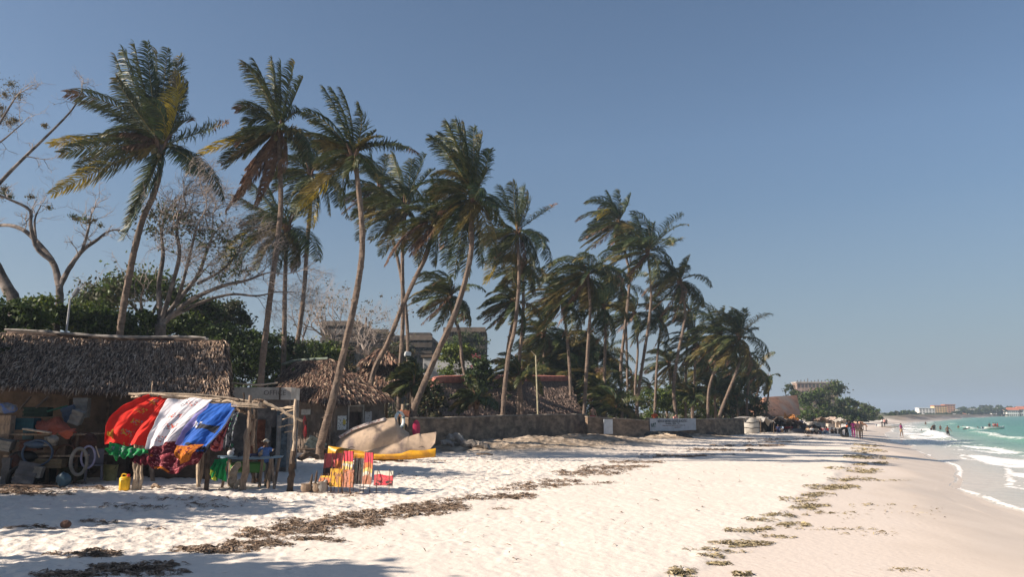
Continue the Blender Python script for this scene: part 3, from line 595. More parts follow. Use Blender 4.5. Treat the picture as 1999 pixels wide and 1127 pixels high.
low((1200,800),66,70,'young palm with one spear frond pointing right',58,14)
# ================================================================= broadleaf trees and bushes
def leaves(mb,cents,rads,n,size,rg,mi=(0,1,2),flat=.0):
    cents=np.asarray(cents,float); k=rg.integers(0,len(cents),n); rads=np.broadcast_to(np.asarray(rads,float),(len(cents),))
    d=norm(rg.normal(0,1,(n,3))); rr=np.abs(rg.normal(0,.62,n))+.05
    P=cents[k]+d*(rr*rads[k])[:,None]*np.array([1,1,.7-flat])
    u=norm(rg.normal(0,1,(n,3))); v=norm(np.cross(u,rg.normal(0,1,(n,3))))
    s=size*rg.uniform(.5,1.2,n)[:,None]
    V=np.stack([P-u*s,P+v*s*.5,P+u*s,P-v*s*.5],1).reshape(-1,3)
    f=np.arange(n)[:,None]*4+np.array([[0,1,2,3]])
    cm=rg.choice(mi,len(cents)); m=np.where(rg.random(n)<.65,cm[k],rg.choice(mi,n))
    mb.add(V,f,m)
def branch(mb,p,d,ln,r,dep,rg,tips,bias=np.zeros(3),kids=(2,4),wob=.28,shr=.66):
    P=[np.array(p,float)]; n=5; d=norm(np.array(d,float))
    for i in range(n):
        d=norm(d+rg.normal(0,wob,3)+bias*.16); P.append(P[-1]+d*ln/n)
    tube(mb,P,np.linspace(r,r*.55,n+1),6 if r>.03 else 3,0,cap=False)
    if dep<=0: tips.append(P[-1]); tips.append(P[-3]); return
    for c in range(rg.integers(*kids)+1):
        q=P[rg.integers(2,n+1)] if c else P[-1]
        branch(mb,q,norm(d+rg.normal(0,.55,3)+bias*.3),ln*shr*rg.uniform(.7,1.2),r*.55,dep-1,rg,tips,bias,kids,wob,shr)
def limbtree(name,label,base,Y,limbs,rg,dep=3,bias=(0,0,0),leaf=None,bark=BARK,twl=1.6,group=None,kids=(2,4),n_sp=5):
    g=at(*base,Y); z=gz(g.x,g.y); root=thing(name,label,'tree',(g.x,g.y,z),group)
    tm=MB(); bm_=MB(); tips=[]
    for k,(pts,r0,r1,dY) in enumerate(limbs):
        W=[at(px,py,Y+dY*i/max(1,len(pts)-1)) for i,(px,py) in enumerate(pts)]
        if k==0: W=[Vector((g.x,g.y,z-.2))]+W
        S=spline(W,18); tube(tm,S,np.linspace(r0,r1,18),9,0,jit=.04)
        if k==0 and len(limbs)>1 and r1>.12: continue
        for q in range(n_sp):
            i=int(rg.integers(7,18)); d=norm(S[min(i,17)]-S[min(i,17)-1])
            branch(bm_,S[i],d+rg.normal(0,.7,3),twl*rg.uniform(.6,1.1),max(.015,r1*.6),dep-1,rg,tips,np.array(bias,float),kids)
        branch(bm_,S[-1],norm(S[-1]-S[-2]),twl,r1*.9,dep,rg,tips,np.array(bias,float),kids)
    for v_,f_,m_ in zip(bm_.v,bm_.f,bm_.m): tm.v.append(v_)
    tm.f+= [f_+tm.n for f_ in bm_.f]; tm.m+=[m_+1 for m_ in bm_.m]; tm.n+=bm_.n
    put('trunk',tm,[bark,TWIG if bark is BARK else bark],root)
    if leaf:
        lm=MB(); cs,rd,n,size,mi=leaf
        if cs=='tips': T=np.array(tips); cents=T[rg.choice(len(T),min(len(T),rd[1]),replace=False)]; rads=rd[0]
        else: cents=[np.array(at(px,py,Y+rg.uniform(-.6,.6))) for px,py in cs]; rads=rd
        leaves(lm,cents,rads,n,size,rg,mi); put('crown',lm,LG,root)
    return root
rg=np.random.default_rng(5)
limbtree('bare_tree','bare grey tree forking in a wide V left of the lamp post',(110,700),34,[
 ([(108,650),(116,590),(116,560)],.20,.14,0),([(116,560),(104,515),(70,470),(38,445),(0,440),(-40,455)],.15,.05,1.5),([(104,512),(72,485),(60,440),(58,410),(20,390),(-10,378)],.10,.04,-1),([(116,560),(135,525),(160,490),(190,468),(206,455)],.13,.05,1),([(160,490),(172,450),(178,420)],.07,.03,0),([(70,470),(68,430),(80,400)],.06,.02,.5)],
 rg,3,(0,0,.3),([(142,424),(152,428),(165,428),(174,434),(184,430),(195,440),(8,378),(-5,388),(20,385),(95,405),(60,385)],[.25,.25,.3,.3,.2,.15,.3,.35,.2,.2,.2],1500,.05,(0,4,3)),twl=.95)
limbtree('bare_tree','leaning bare tree at the left edge with one long branch reaching over the hut',(40,700),34,[
 ([(30,620),(12,560),(-20,500),(-60,430),(-70,400)],.30,.14,0),([(-70,400),(-20,375),(20,335),(50,305),(95,262),(140,215),(160,180)],.10,.03,1.5),([(50,305),(90,312)],.03,.01,0),([(-20,500),(-40,400),(-30,300),(0,240),(30,190)],.10,.03,-1),([(-30,300),(10,270),(45,240)],.05,.02,0)],
 rg,3,(0,0,.1),([(22,165),(35,185),(10,185),(5,225),(18,240),(30,235),(88,245),(0,210),(8,370)],[.42,.36,.42,.45,.42,.3,.16,.35,.3],3400,.04,(3,4,3)),twl=.8,n_sp=3)
limbtree('windswept_tree','large windswept grey tree with fine twiggy crown behind the long hut',(312,705),36,[
 ([(312,660),(313,635)],.30,.22,0),([(313,635),(310,560),(318,500),(315,450),(325,420)],.13,.05,1),([(313,635),(335,560),(350,500),(345,450),(350,425)],.12,.05,-1),([(313,635),(345,590),(385,540),(400,500),(415,460)],.14,.05,1),([(320,630),(370,588),(430,560),(480,548),(515,535)],.12,.04,-1),([(330,622),(390,592),(450,575),(500,578),(540,570)],.09,.03,1),([(345,590),(360,540),(375,480),(385,440)],.09,.04,-2),([(385,555),(430,530),(460,500),(470,480)],.07,.03,0)],
 rg,4,(.45,0,.12),([(300,420),(320,415),(345,425),(370,440),(395,455),(420,455),(440,470),(300,450),(360,420),(430,540),(470,530),(340,450),(400,480),(455,500)],1.2,2400,.09,(0,4,4)),twl=1.5,kids=(3,5),n_sp=7)
limbtree('umbrella_tree','flat-topped green umbrella tree between the lamp post and the windswept tree',(290,700),42,[
 ([(290,660),(285,640)],.25,.18,0),([(285,640),(262,600),(230,580),(195,580)],.1,.04,1),([(285,640),(275,590),(280,565)],.1,.04,-1),([(285,640),(310,590),(340,570)],.1,.04,1)],
 rg,3,(0,0,.1),([(x,y) for x,y in((180,580),(200,570),(222,560),(245,552),(268,550),(290,552),(312,560),(335,570),(215,590),(250,575),(345,588),(190,595),(165,590))],[1.0]*13,9000,.13,(0,4,0)),twl=1.3)
limbtree('bare_shrub_tree','pale leafless shrub tree in front of the unfinished hotel',(650,720),60,[([(655,690),(648,670)],.16,.1,0),([(648,670),(630,640),(612,610)],.07,.03,0),([(650,670),(655,635),(640,610)],.07,.03,1),([(652,672),(690,640),(710,640)],.07,.03,0)],rg,3,(0,0,.3),('tips',(.5,90),500,.10,(3,4,4)),twl=2.0,kids=(3,5))
limbtree('bare_shrub_tree','leafless shrub tree right of the curving palm below the hotel terrace',(725,730),56,[([(720,700),(718,690)],.14,.1,0),([(718,690),(705,665),(700,645)],.06,.03,0),([(718,690),(740,665),(755,655)],.06,.03,1)],rg,3,(0,0,.3),('tips',(.5,80),400,.10,(3,4,4)),twl=1.7,kids=(3,5))
limbtree('bare_shrub_tree','thin twiggy shrub left of the unfinished hotel',(590,700),64,[([(590,680),(592,660)],.1,.06,0),([(592,660),(575,630),(570,605)],.05,.02,0),([(592,660),(602,630),(610,600)],.05,.02,1)],rg,4,(0,0,.3),None,twl=1.6)
def bush(cx,cy,rx,ry,Y,n,size,label,mi,rg,name='bush',nc=40,cat='bush',group='green bushes behind the huts',clump=.46,trunkh=0):
    c=at(cx,cy,Y); RX=rx/F*Y; RZ=ry/F*Y; z=gz(c.x,c.y)
    root=thing(name,label,cat,(c.x,c.y,z),group)
    d=norm(rg.normal(0,1,(nc,3))); rr=rg.uniform(.35,1,nc)**.5
    cents=np.array(c)+d*rr[:,None]*np.array([RX,min(RX,RZ*1.3)*.8,RZ])*.85
    if not trunkh or True:
        h=c.z-RZ*.5-z; ne=int(min(40,max(0,h/max(.6*min(RX,RZ),.5))*6))
        if ne: cents=np.concatenate([cents,np.stack([c.x+rg.uniform(-.85,.85,ne)*RX,c.y+rg.uniform(-.6,.6,ne)*RX,z+.2+rg.uniform(0,1,ne)*h],-1)]); n=int(n*(1+ne/nc*.7)); nc=len(cents)
    cents[:,2]=np.maximum(cents[:,2],z+.2)
    sm=MB()
    for q in cents[:9]: tube(sm,[(c.x,c.y,z-.1),(.5*(c.x+q[0]),.5*(c.y+q[1]),z+(q[2]-z)*.6),q],[.02*RZ+.04,.02,.01],5,0)
    put('stem' if not trunkh else 'trunk',sm,BARKD,root)
    lm=MB(); leaves(lm,cents,clump*max(min(RX,RZ),.5)*rg.uniform(.7,1.25,nc),n,size,rg,mi); put('foliage' if not trunkh else 'crown',lm,LG,root)
    return root
BB=[(30,628,70,42,30,7000,.13,'dark bush at the far left edge behind the hut ridge',(2,0,2)),(75,605,45,30,33,5000,.12,'bright sunlit bush under the V-forked bare tree',(1,0,1)),(150,622,50,32,34,6000,.12,'bright green bush behind the lamp post',(1,0,2)),
 (205,632,48,34,35,6000,.12,'dark green bush where the tallest left trunk meets the hut',(0,2,2)),(265,640,45,36,36,6000,.12,'deep shaded bush below the umbrella tree',(2,2,0)),(345,645,60,36,38,8000,.12,'leafy bush at the foot of the windswept tree',(0,1,2)),
 (395,620,45,40,44,6000,.13,'olive bush right of the windswept tree trunk',(4,0,2)),(450,620,42,34,46,5500,.13,'greyish round bush crown before the dead-skirted palm',(4,2,4)),(420,665,60,36,42,7000,.12,'low bush behind the right end of the long thatched roof',(0,2,0)),
 (490,690,50,50,42,8000,.12,'dark tall bush behind the office kiosk',(2,0,2)),(560,690,50,45,46,7500,.12,'bush between two slim trunks behind the small hut',(2,0,0)),(625,690,48,38,50,7500,.12,'bright bush left of the curving palm trunk',(0,1,2)),
 (668,700,26,36,62,4000,.13,'brown-tinged bush left of the pointed thatched roof',(3,2,4)),(890,690,40,24,66,4500,.14,'bright round bush below the white terrace wall',(1,0,1)),(935,735,26,40,60,6000,.14,'dark bush left of the pale pole',(2,2,0)),
 (1065,765,60,48,80,8000,.14,'dense black-green bush under the low palms',(2,2,2)),(1140,770,60,50,80,8000,.14,'shadowy bush behind the wall corner',(2,2,0)),(1215,790,50,26,84,5000,.15,'olive bush between grove trunks left of the banner',(4,0,2)),
 (1290,780,55,30,90,6500,.15,'bright green bush behind the orange-shirted man',(1,0,0)),(1350,785,55,30,94,6500,.15,'yellow-green bush above the banner',(1,4,0)),(1405,780,50,32,98,6500,.15,'dry bush behind the right-leaning trunk',(3,4,2)),(1455,790,45,24,100,5000,.15,'dusty bush left of the red tiled roof',(3,4,0)),
 (1380,745,60,40,110,6000,.18,'dark mass of foliage inside the grove',(2,2,4)),(1440,755,50,40,112,6000,.18,'dark foliage below the grove end palms',(2,4,2)),(775,690,34,26,74,3500,.13,'dry brown bush below the dark terrace',(3,4,2)),(-25,700,40,60,27,7000,.12,'black-green bush overhanging the left end of the hut',(2,2,2)),(840,770,40,30,50,3500,.12,'scrubby bush left of the long thatched roof',(4,2,3))]
for b in BB: bush(*b,rg)
# trees outside the frame on the left; the hut, the heap and the near sand lie in their shade
def shade(x,y,z,rx,ry,rz,n,label,seed):
    rg=np.random.default_rng(seed); g=gz(x,y); root=thing('shade_tree',label,'tree',(x,y,g))
    tm=MB(); c=np.array([x,y,z]); nc=40; d=norm(rg.normal(0,1,(nc,3))); cents=c+d*(rg.uniform(.2,1,nc)**.5)[:,None]*np.array([rx,ry,rz])*.85
    tube(tm,spline([(x,y,g-.2),(x+.3,y,g+(z-g)*.4),(x,y,z-rz*.4)],10),np.linspace(.35,.18,10),9,0,jit=.04)
    for q in cents[:14]: tube(tm,[c-np.array([0,0,rz*.5]),(c+q)/2,q],[.12,.07,.03],5,0)
    put('trunk',tm,BARK,root); lm=MB(); leaves(lm,cents,min(rx,rz)*.38,n,.22,rg,(0,2,2)); put('crown',lm,LG,root)
# ================================================================= thatched huts
V3=lambda p:np.array(tuple(p),float)
def thatch(mb,EL,ER,RR,RL,rows,per,rg,sl=.42,sw=.10,lift=.05,sag=.0,pal=(0,0,1,2,3)):
    """rows of hanging palm-leaf strips on the roof plane eave EL-ER, ridge RL-RR, over a solid base sheet"""
    EL,ER,RR,RL=map(V3,(EL,ER,RR,RL)); N=norm(np.cross(ER-EL,RL-EL)); 
    if N[2]<0: N=-N
    def pt(u,v):
        u=np.asarray(u)[...,None]; v=np.asarray(v)[...,None]
        p=(EL*(1-u)+ER*u)*(1-v)+(RL*(1-u)+RR*u)*v
        return p-np.array([0,0,1])*sag*(np.sin(u*math.pi))*(.3+.7*v)
    grid(mb,lambda u,v: pt(u,v)+N*((fbm(u*9,v*5,3,3)-.5)*.10)[...,None],24,10,lambda u,v:np.where(fbm(u*30,v*14,3,4)>.5,1,3),thick=.12)
    for r in range(rows):
        v=(r+.0)/rows; n=int(per*rg.uniform(.95,1.05))
        u=(np.arange(n)+rg.uniform(-.6,.6,n))/n; u=np.clip(u,-.01,1.01)
        vv=v+rg.normal(0,.25/rows,n)+(fbm(u*7,u*0+r,2,9)-.5)*.6/rows+1.2/rows*.6
        A=pt(u,np.clip(vv,0,1.0)); dn=norm(pt(u,0*u)-pt(u,0*u+1)); ac=norm(pt(u*0+1,vv)-pt(u*0,vv))
        D=norm(dn+ac*rg.normal(0,.2,n)[:,None]+N*rg.uniform(.0,.28,n)[:,None])
        L=(sl*rg.uniform(.55,1.25,n))[:,None]; W=norm(ac+N*rg.normal(0,.5,n)[:,None])*(sw*rg.uniform(.4,1.2,n))[:,None]*.5
        a=A+N*(lift*rg.uniform(.3,1.6,n))[:,None]; b=a+D*L*.6+N*.02; c=b+norm(D-np.array([0,0,.55]))*L*.4
        V=np.stack([a-W,a+W,b-W,b+W,c-W*.3,c+W*.3],1).reshape(-1,3); i=np.arange(n)[:,None]*6
        m=rg.choice(pal,n); mb.add(V,np.concatenate([i+np.array([[0,1,3,2]]),i+np.array([[2,3,5,4]])]),np.concatenate([m,m]))
def quadwall(mb,A,B,z0,z1,th=.18,mat=0,holes=()):
    """upright wall from A to B (xy), holes = (u0,u1,za,zb) in metres above z0"""
    A=np.array([A[0],A[1]]); B=np.array([B[0],B[1]]); L=np.linalg.norm(B-A); d=(B-A)/L; ang=math.atan2(d[1],d[0])
    us=sorted({0,L}|{h[0] for h in holes}|{h[1] for h in holes}); zs=sorted({0,z1-z0}|{h[2] for h in holes}|{h[3] for h in holes})
    for i in range(len(us)-1):
        for j in range(len(zs)-1):
            um=(us[i]+us[i+1])/2; zm=(zs[j]+zs[j+1])/2
            if any(h[0]<um<h[1] and h[2]<zm<h[3] for h in holes): continue
            c=A+d*um; box(mb,(c[0],c[1],z0+zm),(us[i+1]-us[i],th,zs[j+1]-zs[j]),ang,mat)
    return ang,d
rg=np.random.default_rng(3)
# ---- long hut
gA=gz(-8.5,26)
hA=thing('thatched_hut','long weathered hut with shaggy grey-brown palm thatch behind the cloth stall','hut',(-11,26.5,gA))
EL,ER=at(-70,752,24.6),at(449,776,24.2); RL,RR=at(5,650,28.4),at(437,667,28.0)
mb=MB(); thatch(mb,EL,ER,RR,RL,22,430,rg,.46,.042,.03,sag=.12)
B0=np.array([at(447,840,30.6).x,30.6,ER.z]); thatch(mb,V3(ER)+np.array([.02,.05,0]),B0,V3(RR)+np.array([.02,.1,0]),V3(RR),14,120,rg,.34,.05,.03)
BL=V3(EL)+np.array([-.3,7.6,0]); thatch(mb,BL,B0,V3(RR)+np.array([0,.2,-.02]),V3(RL)+np.array([0,.2,-.02]),8,60,rg,.5,.14)
put('thatched_roof',mb,THA,hA)
mb=MB(); tube(mb,spline([V3(RL)+[0,.1,.12],V3(at(110,655,28.3))+[0,0,.10],V3(at(230,661,28.2))+[0,0,.06],V3(at(380,662,28.1))+[0,0,.06],V3(RR)+[-.6,.1,.08]],16),.05,6,0,jit=.2); put('ridge_pole',mb,mat('bleached_ridge',(.30,.27,.24),.8,.2,4,.4),hA)
mb=MB(); pA,pB=at(-40,840,25.6),at(441,840,25.2); wt=at(0,745,25.5).z
L=(pB-pA).length
def uA(px): return (at(px,840,25.4).x-pA.x)/(pB.x-pA.x)*(Vector((pB.x-pA.x,pB.y-pA.y)).length)
quadwall(mb,pA,pB,gA-.3,at(0,760,25.4).z+.15,.2,0,[(uA(132),uA(162),2.45,2.72),(uA(255),uA(300),.3,2.3),(uA(345),uA(385),1.2,2.2)])
quadwall(mb,(pB.x-.05,pB.y+.12),(B0[0]-.3,B0[1]-.5),gA-.3,wt,.2)
quadwall(mb,(pA.x,pA.y+4.8),(B0[0]-.3,B0[1]-.5),gA-.3,wt,.2)
put('wall',mb,MUD,hA)
mb=MB()
for px in(205,300,398,436): a=at(px,840,25.15); tube(mb,[(a.x,25.2,gA-.2),(a.x+.05,25.2,gA+1.3),(a.x+.02,25.2,wt+.05)],.07,7,0,jit=.1)
put('post',mb,WOODD,hA)
mb=MB(); a=at(277,840,25.5); box(mb,(a.x,25.72,gA+1.15),(1.0,.06,2.3),0); put('door',mb,WOODD,hA)
# ---- office kiosk
ky=27.6; gK=gz(-9,ky); kx0,kx1=at(444,840,ky).x,at(567,840,ky).x; kz1=at(500,757,ky).z; kz0=at(500,781,ky).z
kk=thing('office_kiosk','low concrete kiosk with flat pale fascia between the two thatched huts','kiosk',((kx0+kx1)/2,ky,gK))
mb=MB(); box(mb,((kx0+kx1)/2,ky+.45,(kz0+kz1)/2),(kx1-kx0,1.1,kz1-kz0)); put('fascia',mb,mat('pale_fascia',(.55,.50,.43),.9,.15,3,.3,20,c3=(.36,.31,.26),s3=2),kk)
mb=MB(); xm=at(545,840,ky).x; box(mb,(xm,ky-.11,(kz0+kz1)/2),(.05,.02,kz1-kz0)); put('fascia_joint',mb,WOODD,kk)
mb=MB(); quadwall(mb,(kx0+.1,ky+.2),(kx1-.1,ky+.2),gK-.2,kz0,.15,0,[(.55,1.15,.2,1.95),(1.35,1.62,.5,1.7)]); quadwall(mb,(kx0+.1,ky+.3),(kx0+.1,ky+.9),gK-.2,kz0,.15); quadwall(mb,(kx1-.1,ky+.3),(kx1-.1,ky+.9),gK-.2,kz0,.15); quadwall(mb,(kx0,ky+.9),(kx1,ky+.9),gK-.2,kz0,.15); put('wall',mb,mat('kiosk_wall',(.27,.23,.20),.9,.3,3,.5,20,c3=(.13,.11,.10)),kk)
mb=MB(); box(mb,(kx0+.95,ky+.26,gK+1.0),(.58,.05,1.72)); put('door',mb,mat('rust_red_paint',(.36,.12,.06),.7,.3,6),kk)
mb=MB(); box(mb,(kx0+1.85,ky+.1,gK+1.1),(.42,.04,1.9)); put('shutter',mb,mat('grey_blue_paint',(.17,.21,.23),.7,.3,5),kk)
mb=MB(); box(mb,(kx1+.0,ky-.08,gK+.9),(.12,.12,2.2)); box(mb,(xm,ky-.02,gK+.9),(.12,.12,2.0)); put('pillar',mb,CONC,kk)
def text(name,s,loc,size,mt,parent,rz=0,ext=.004,sx=1,label=None,align='LEFT'):
    c=bpy.data.curves.new(name,'FONT'); c.body=s; c.size=size; c.extrude=ext; c.align_x=align; c.resolution_u=2
    o=bpy.data.objects.new(name+'_src',c); COL.objects.link(o); bpy.context.view_layer.update()
    me=bpy.data.meshes.new_from_object(o.evaluated_get(bpy.context.evaluated_depsgraph_get())); bpy.data.objects.remove(o)
    me.materials.clear(); me.materials.append(mt)
    M_=np.array([v.co[:] for v in me.vertices]); M_=np.stack([M_[:,0]*sx,-M_[:,2],M_[:,1]],-1)@rotm(rz)
    M_=M_+np.array(loc)-np.array(wloc(parent)); me.vertices.foreach_set('co',M_.ravel().astype(np.float32)); me.update()
    o=bpy.data.objects.new(name,me); COL.objects.link(o); o.parent=parent
    if label: o['label']=label
    return o
tl=at(514,772,ky-.12); text('lettering','OFFICE',(tl.x,ky-.11,tl.z),.24,mat('faded_paint',(.19,.16,.15),.9,.3,20),kk)
mb=MB(); tube(mb,spline([at(446,747,27),at(500,752,27),at(542,748,27.5)],10),.03,5); put('roof_pole',mb,WOODL,kk)
# ---- small hut
gB=gz(-9,40)
hB=thing('thatched_hut','small square hut with reddish hipped thatch and a dark doorway','hut',(-10,41,gB))
c0=at(646,790,37.6); cL=at(508,772,41.5); cR=at(765,782,41.5); r1=at(578,708,43.5); r2=at(640,704,43.0); cB=V3(cL)+V3(cR)-V3(c0)
mb=MB(); thatch(mb,cL,c0,r2,r1,18,170,rg,.5,.065,.05,pal=(0,1,1,2,3)); thatch(mb,c0,cR,V3(r2)+[.05,.05,0],r2,18,190,rg,.55,.065,.06,pal=(0,2,2,0,1,3))  # sunlight and tree shade put into strip colours: right slope paler, left browner
thatch(mb,cR,cB,V3(r1)+[.05,.2,0],r2,6,40,rg,.6,.16); thatch(mb,cB,cL,r1,V3(r1)+[0,.2,0],6,40,rg,.6,.16)
put('thatched_roof',mb,THR,hB)
mb=MB(); tube(mb,spline([V3(r1)+[-.8,.1,-.12],V3(r1)+[0,0,.1],V3(r2)+[0,0,.1]],8),.07,6); put('ridge_pole',mb,mat('green_ridge',(.20,.24,.20),.8,.2,4),hB)
w0=V3(c0)+[-.05,.75,0]; wL=V3(cL)+[.7,.1,0]; wR=V3(cR)+[-.45,.1,0]; wzt=c0.z+.35
Lr=np.linalg.norm((wR-w0)[:2]); ang=math.atan2((wR-w0)[1],(wR-w0)[0]); dr=(wR-w0)[:2]/Lr
def ub(px):
    return min(np.linspace(0,Lr,300),key=lambda s:abs(at(px,830,(w0[:2]+dr*s)[1]).x-(w0[:2]+dr*s)[0]))
mb=MB(); d0,d1=ub(677),ub(704); quadwall(mb,w0,wR,gB-.3,wzt,.16,0,[(d0,d1,.3,2.3)]); quadwall(mb,wL,w0,gB-.3,wzt,.16); 
wB=wL+wR-w0; quadwall(mb,wR,wB,gB-.3,wzt,.16); quadwall(mb,wB,wL,gB-.3,wzt,.16); put('wall',mb,mat('hut_wall',(.21,.16,.125),.95,.3,2.5,.7,14,c3=(.12,.095,.075)),hB)
nr=np.array([dr[1],-dr[0]])
def onr(s,off,z): p=w0[:2]+dr*s+nr*off; return (p[0],p[1],z)
mb=MB()
for s in(d0-.04,d1+.04): box(mb,onr(s,.1,gB+1.1),(.09,.08,2.3),ang)
box(mb,onr((d0+d1)/2,.1,gB+2.3),(d1-d0+.17,.08,.1),ang); put('door_frame',mb,CONC,hB)
mb=MB(); box(mb,onr(d0+(d1-d0)*.62,-.15,gB+1.1),((d1-d0)*.7,.05,2.1),ang); put('door',mb,mat('dark_door',(.06,.035,.028),.7,.3,5),hB)
WH=mat('poster_white',(.62,.61,.56),.6,.1,5); YE=mat('poster_yellow',(.62,.45,.05),.6,.1,5); 
def board(name,label,c,size,rz,mats,matfn,cat,nu=16,nv=16,group=None,tilt=0,edge=0):
    """a thin flat board with a pattern in its faces"""
    mb=MB(); hx,hz=size[0]/2,size[1]/2; ca,sa=math.cos(rz),math.sin(rz); ct,st=math.cos(tilt),math.sin(tilt)
    def fn(u,v):
        X=(u*2-1)*hx; Z=(v*2-1)*hz; Y=Z*st*-1; Z=Z*ct
        return np.stack([c[0]+X*ca+Y*sa*-1,c[1]+X*sa+Y*ca,c[2]+Z],-1)
    grid(mb,fn,nu,nv,matfn,thick=-.03)
    return put(name,mb,mats,None,(c[0],c[1],c[2]-hz*ct),False,label,cat,group)
s1=ub(666)-.25; zc=at(0,825,39).z
board('poster','white poster with a yellow emblem on the small hut wall',onr(ub(663),.13,at(0,826,39).z),(.62,.66),ang,[WH,YE,WOODD],lambda u,v:np.where(((u-.75)**2+(v-.55)**2<.035)&(fbm(u*9,v*9,2,2)>.35),1,np.where((fbm(u*14,v*14,2,5)>.68),2,0)),'poster',24,24)
board('notice','pale grey notice sheet right of the hut doorway',onr(ub(714),.13,at(0,816,39.6).z),(.5,.6),ang,[mat('notice_grey',(.42,.40,.38),.7,.1,5),WOODD],lambda u,v:np.where((np.sin(v*60)>.75)&(u>.15)&(u<.85)&(fbm(u*20,v*9,2,5)>.5),1,0),'notice',24,24)
al=math.atan2((w0-wL)[1],(w0-wL)[0]); Ll=np.linalg.norm((w0-wL)[:2]); dl=(w0-wL)[:2]/Ll; nl=np.array([dl[1],-dl[0]])
def onl(px,off,py):
    s=min(np.linspace(0,Ll,200),key=lambda s:abs(at(px,800,(wL[:2]+dl*s)[1]).x-(wL[:2]+dl*s)[0])); p=wL[:2]+dl*s+nl*off; return (p[0],p[1],at(px,py,p[1]).z)
board('sign_board','blank grey sign board above the red surfboard on the small hut',onl(602,.12,805),(.75,.26),al,[mat('sign_grey',(.45,.45,.43),.6,.15,6)],lambda u,v:u*0,'sign',4,4)
def bodyboard(name,label,c,L,W,rz,m,tilt=0,cat='board',group=None,dark=None):
    mb=MB(); th=np.linspace(0,2*math.pi,40,endpoint=False); X=np.cos(th)*W/2; Z=np.sign(np.sin(th))*np.abs(np.sin(th))**.8*L/2; X=X*np.where(abs(np.sin(th))<.9,1,.92)
    R_=rotm(rz,(tilt,0))
    ring=lambda s,y:np.stack([X*s,np.full(40,y),Z*s],-1)@R_+np.array(c)
    prof=[(.0,-.035),(.8,-.035),(1,-.01),(1,.01),(.8,.035),(.0,.035)]
    V=np.concatenate([ring(s,y) for s,y in prof]); i=np.arange(5)[:,None]*40; j=np.arange(40)[None]; j2=(j+1)%40
    f=np.stack([i+j,i+40+j,i+40+j2,i+j2],-1).reshape(-1,4); mm=np.zeros(len(f),int)
    if dark is not None: 
        cz=V[f].mean(1)[:,2]; mm=np.where(fbm(V[f].mean(1)[:,0]*9,cz*6,3,8)>.56,1,0)
    mb.add(V,f,mm); return put(name,mb,[m]+([dark] if dark else []),None,(c[0],c[1],c[2]-L/2),True,label,cat,group)
RED=mat('board_red',(.55,.035,.045),.4,.15,4); 
bodyboard('surfboard','long red surfboard with dark figure leaning upright on the small hut',onl(608,.35,835),1.15,.32,al,RED,.08,dark=mat('board_dark',(.10,.02,.02),.5,.2,6))
# ---- pointed two-tier roof, long thatched roof
g2=at(745,760,54); z2=gz(g2.x,54)
pr=thing('thatched_pavilion','pavilion with pointed two-tier brown thatch behind the small hut','pavilion',(g2.x,54,z2))
mb=MB()
def pyr(mb,apex,hw,zlo,Y,ztop,rows,per,tw=.15,**k):
    a=at(apex,840,Y).x; c=[(a-hw,Y-hw*.8,zlo),(a+hw,Y-hw*.8,zlo),(a+hw,Y+hw*.8,zlo),(a-hw,Y+hw*.8,zlo)]; t=[(a-tw,Y-.1,ztop),(a+tw,Y-.1,ztop),(a+tw,Y+.1,ztop),(a-tw,Y+.1,ztop)]
    for i in range(4): thatch(mb,c[i],c[(i+1)%4],t[(i+1)%4],t[i],rows,per,rg,.5,.14,.05,**k)
pyr(mb,742,1.3,at(0,712,54).z,54,at(0,683,54).z,7,36); pyr(mb,745,2.9,at(0,768,53).z,54.5,at(0,712,54).z,12,60,tw=.9)
put('thatched_roof',mb,THR,pr)
mb=MB(); 
for dx in(-2,0,2):
    for dy in(-1.8,1.8): tube(mb,[(g2.x+dx,54.5+dy,z2-.2),(g2.x+dx,54.5+dy,at(0,766,54).z)],.1,7)
put('post',mb,WOODD,pr)
lt=at(965,800,57); zl=gz(lt.x,57)
lh=thing('thatched_hall','long low hall under smooth brown thatch with a red ridge behind the seawall','hall',(lt.x,57,zl))
mb=MB(); e0,e1=at(806,812,54),at(1135,806,66); q0,q1=at(858,745,60),at(1110,743,71)
thatch(mb,e0,e1,q1,q0,24,560,rg,.5,.055,.012,pal=(0,0,1,0,0,2)); thatch(mb,V3(e0)+[-.2,8,0],e0,q0,V3(q0)+[-.2,.4,0],12,60,rg,.5,.12,.02,pal=(0,0,1,0)); thatch(mb,V3(e1)+[.2,9,0],V3(e0)+[-.2,10,0],V3(q0)+[0,.4,0],V3(q1)+[0,.4,0],6,60,rg,.6,.3)
thatch(mb,e1,V3(e1)+[.2,9,0],V3(q1)+[0,.4,0],q1,8,50,rg,.5,.14,.02)
put('thatched_roof',mb,[mat('hall_thatch_a',(.27,.19,.15),.9,.2,8,.4,60),mat('hall_thatch_b',(.20,.14,.11),.9,.2,8,.4,60),mat('hall_thatch_c',(.33,.25,.2),.9,.2,8,.4,60),mat('hall_thatch_d',(.13,.09,.07),.9,.2,8,.4,60)],lh)
mb=MB(); tube(mb,spline([V3(q0)+[-.6,0,-.2],V3(q0)+[.3,0,.12],(V3(q0)+V3(q1))/2+[0,0,.16],V3(q1)+[0,0,.12]],14),.30,8,0,jit=.05); put('ridge_cap',mb,mat('red_ridge',(.42,.16,.12),.8,.2,3),lh)
mb=MB(); quadwall(mb,(e0.x+.9,e0.y+1.2),(e1.x-.5,e1.y+1.0),zl-.3,e0.z+.1,.2); quadwall(mb,(e0.x+.9,e0.y+1.2),(e0.x+.9,e0.y+7),zl-.3,e0.z+.1,.2);quadwall(mb,(e1.x-.4,e1.y+1.2),(e1.x-.4,e1.y+8),zl-.3,e0.z+.1,.2); put('wall',mb,MUD,lh)
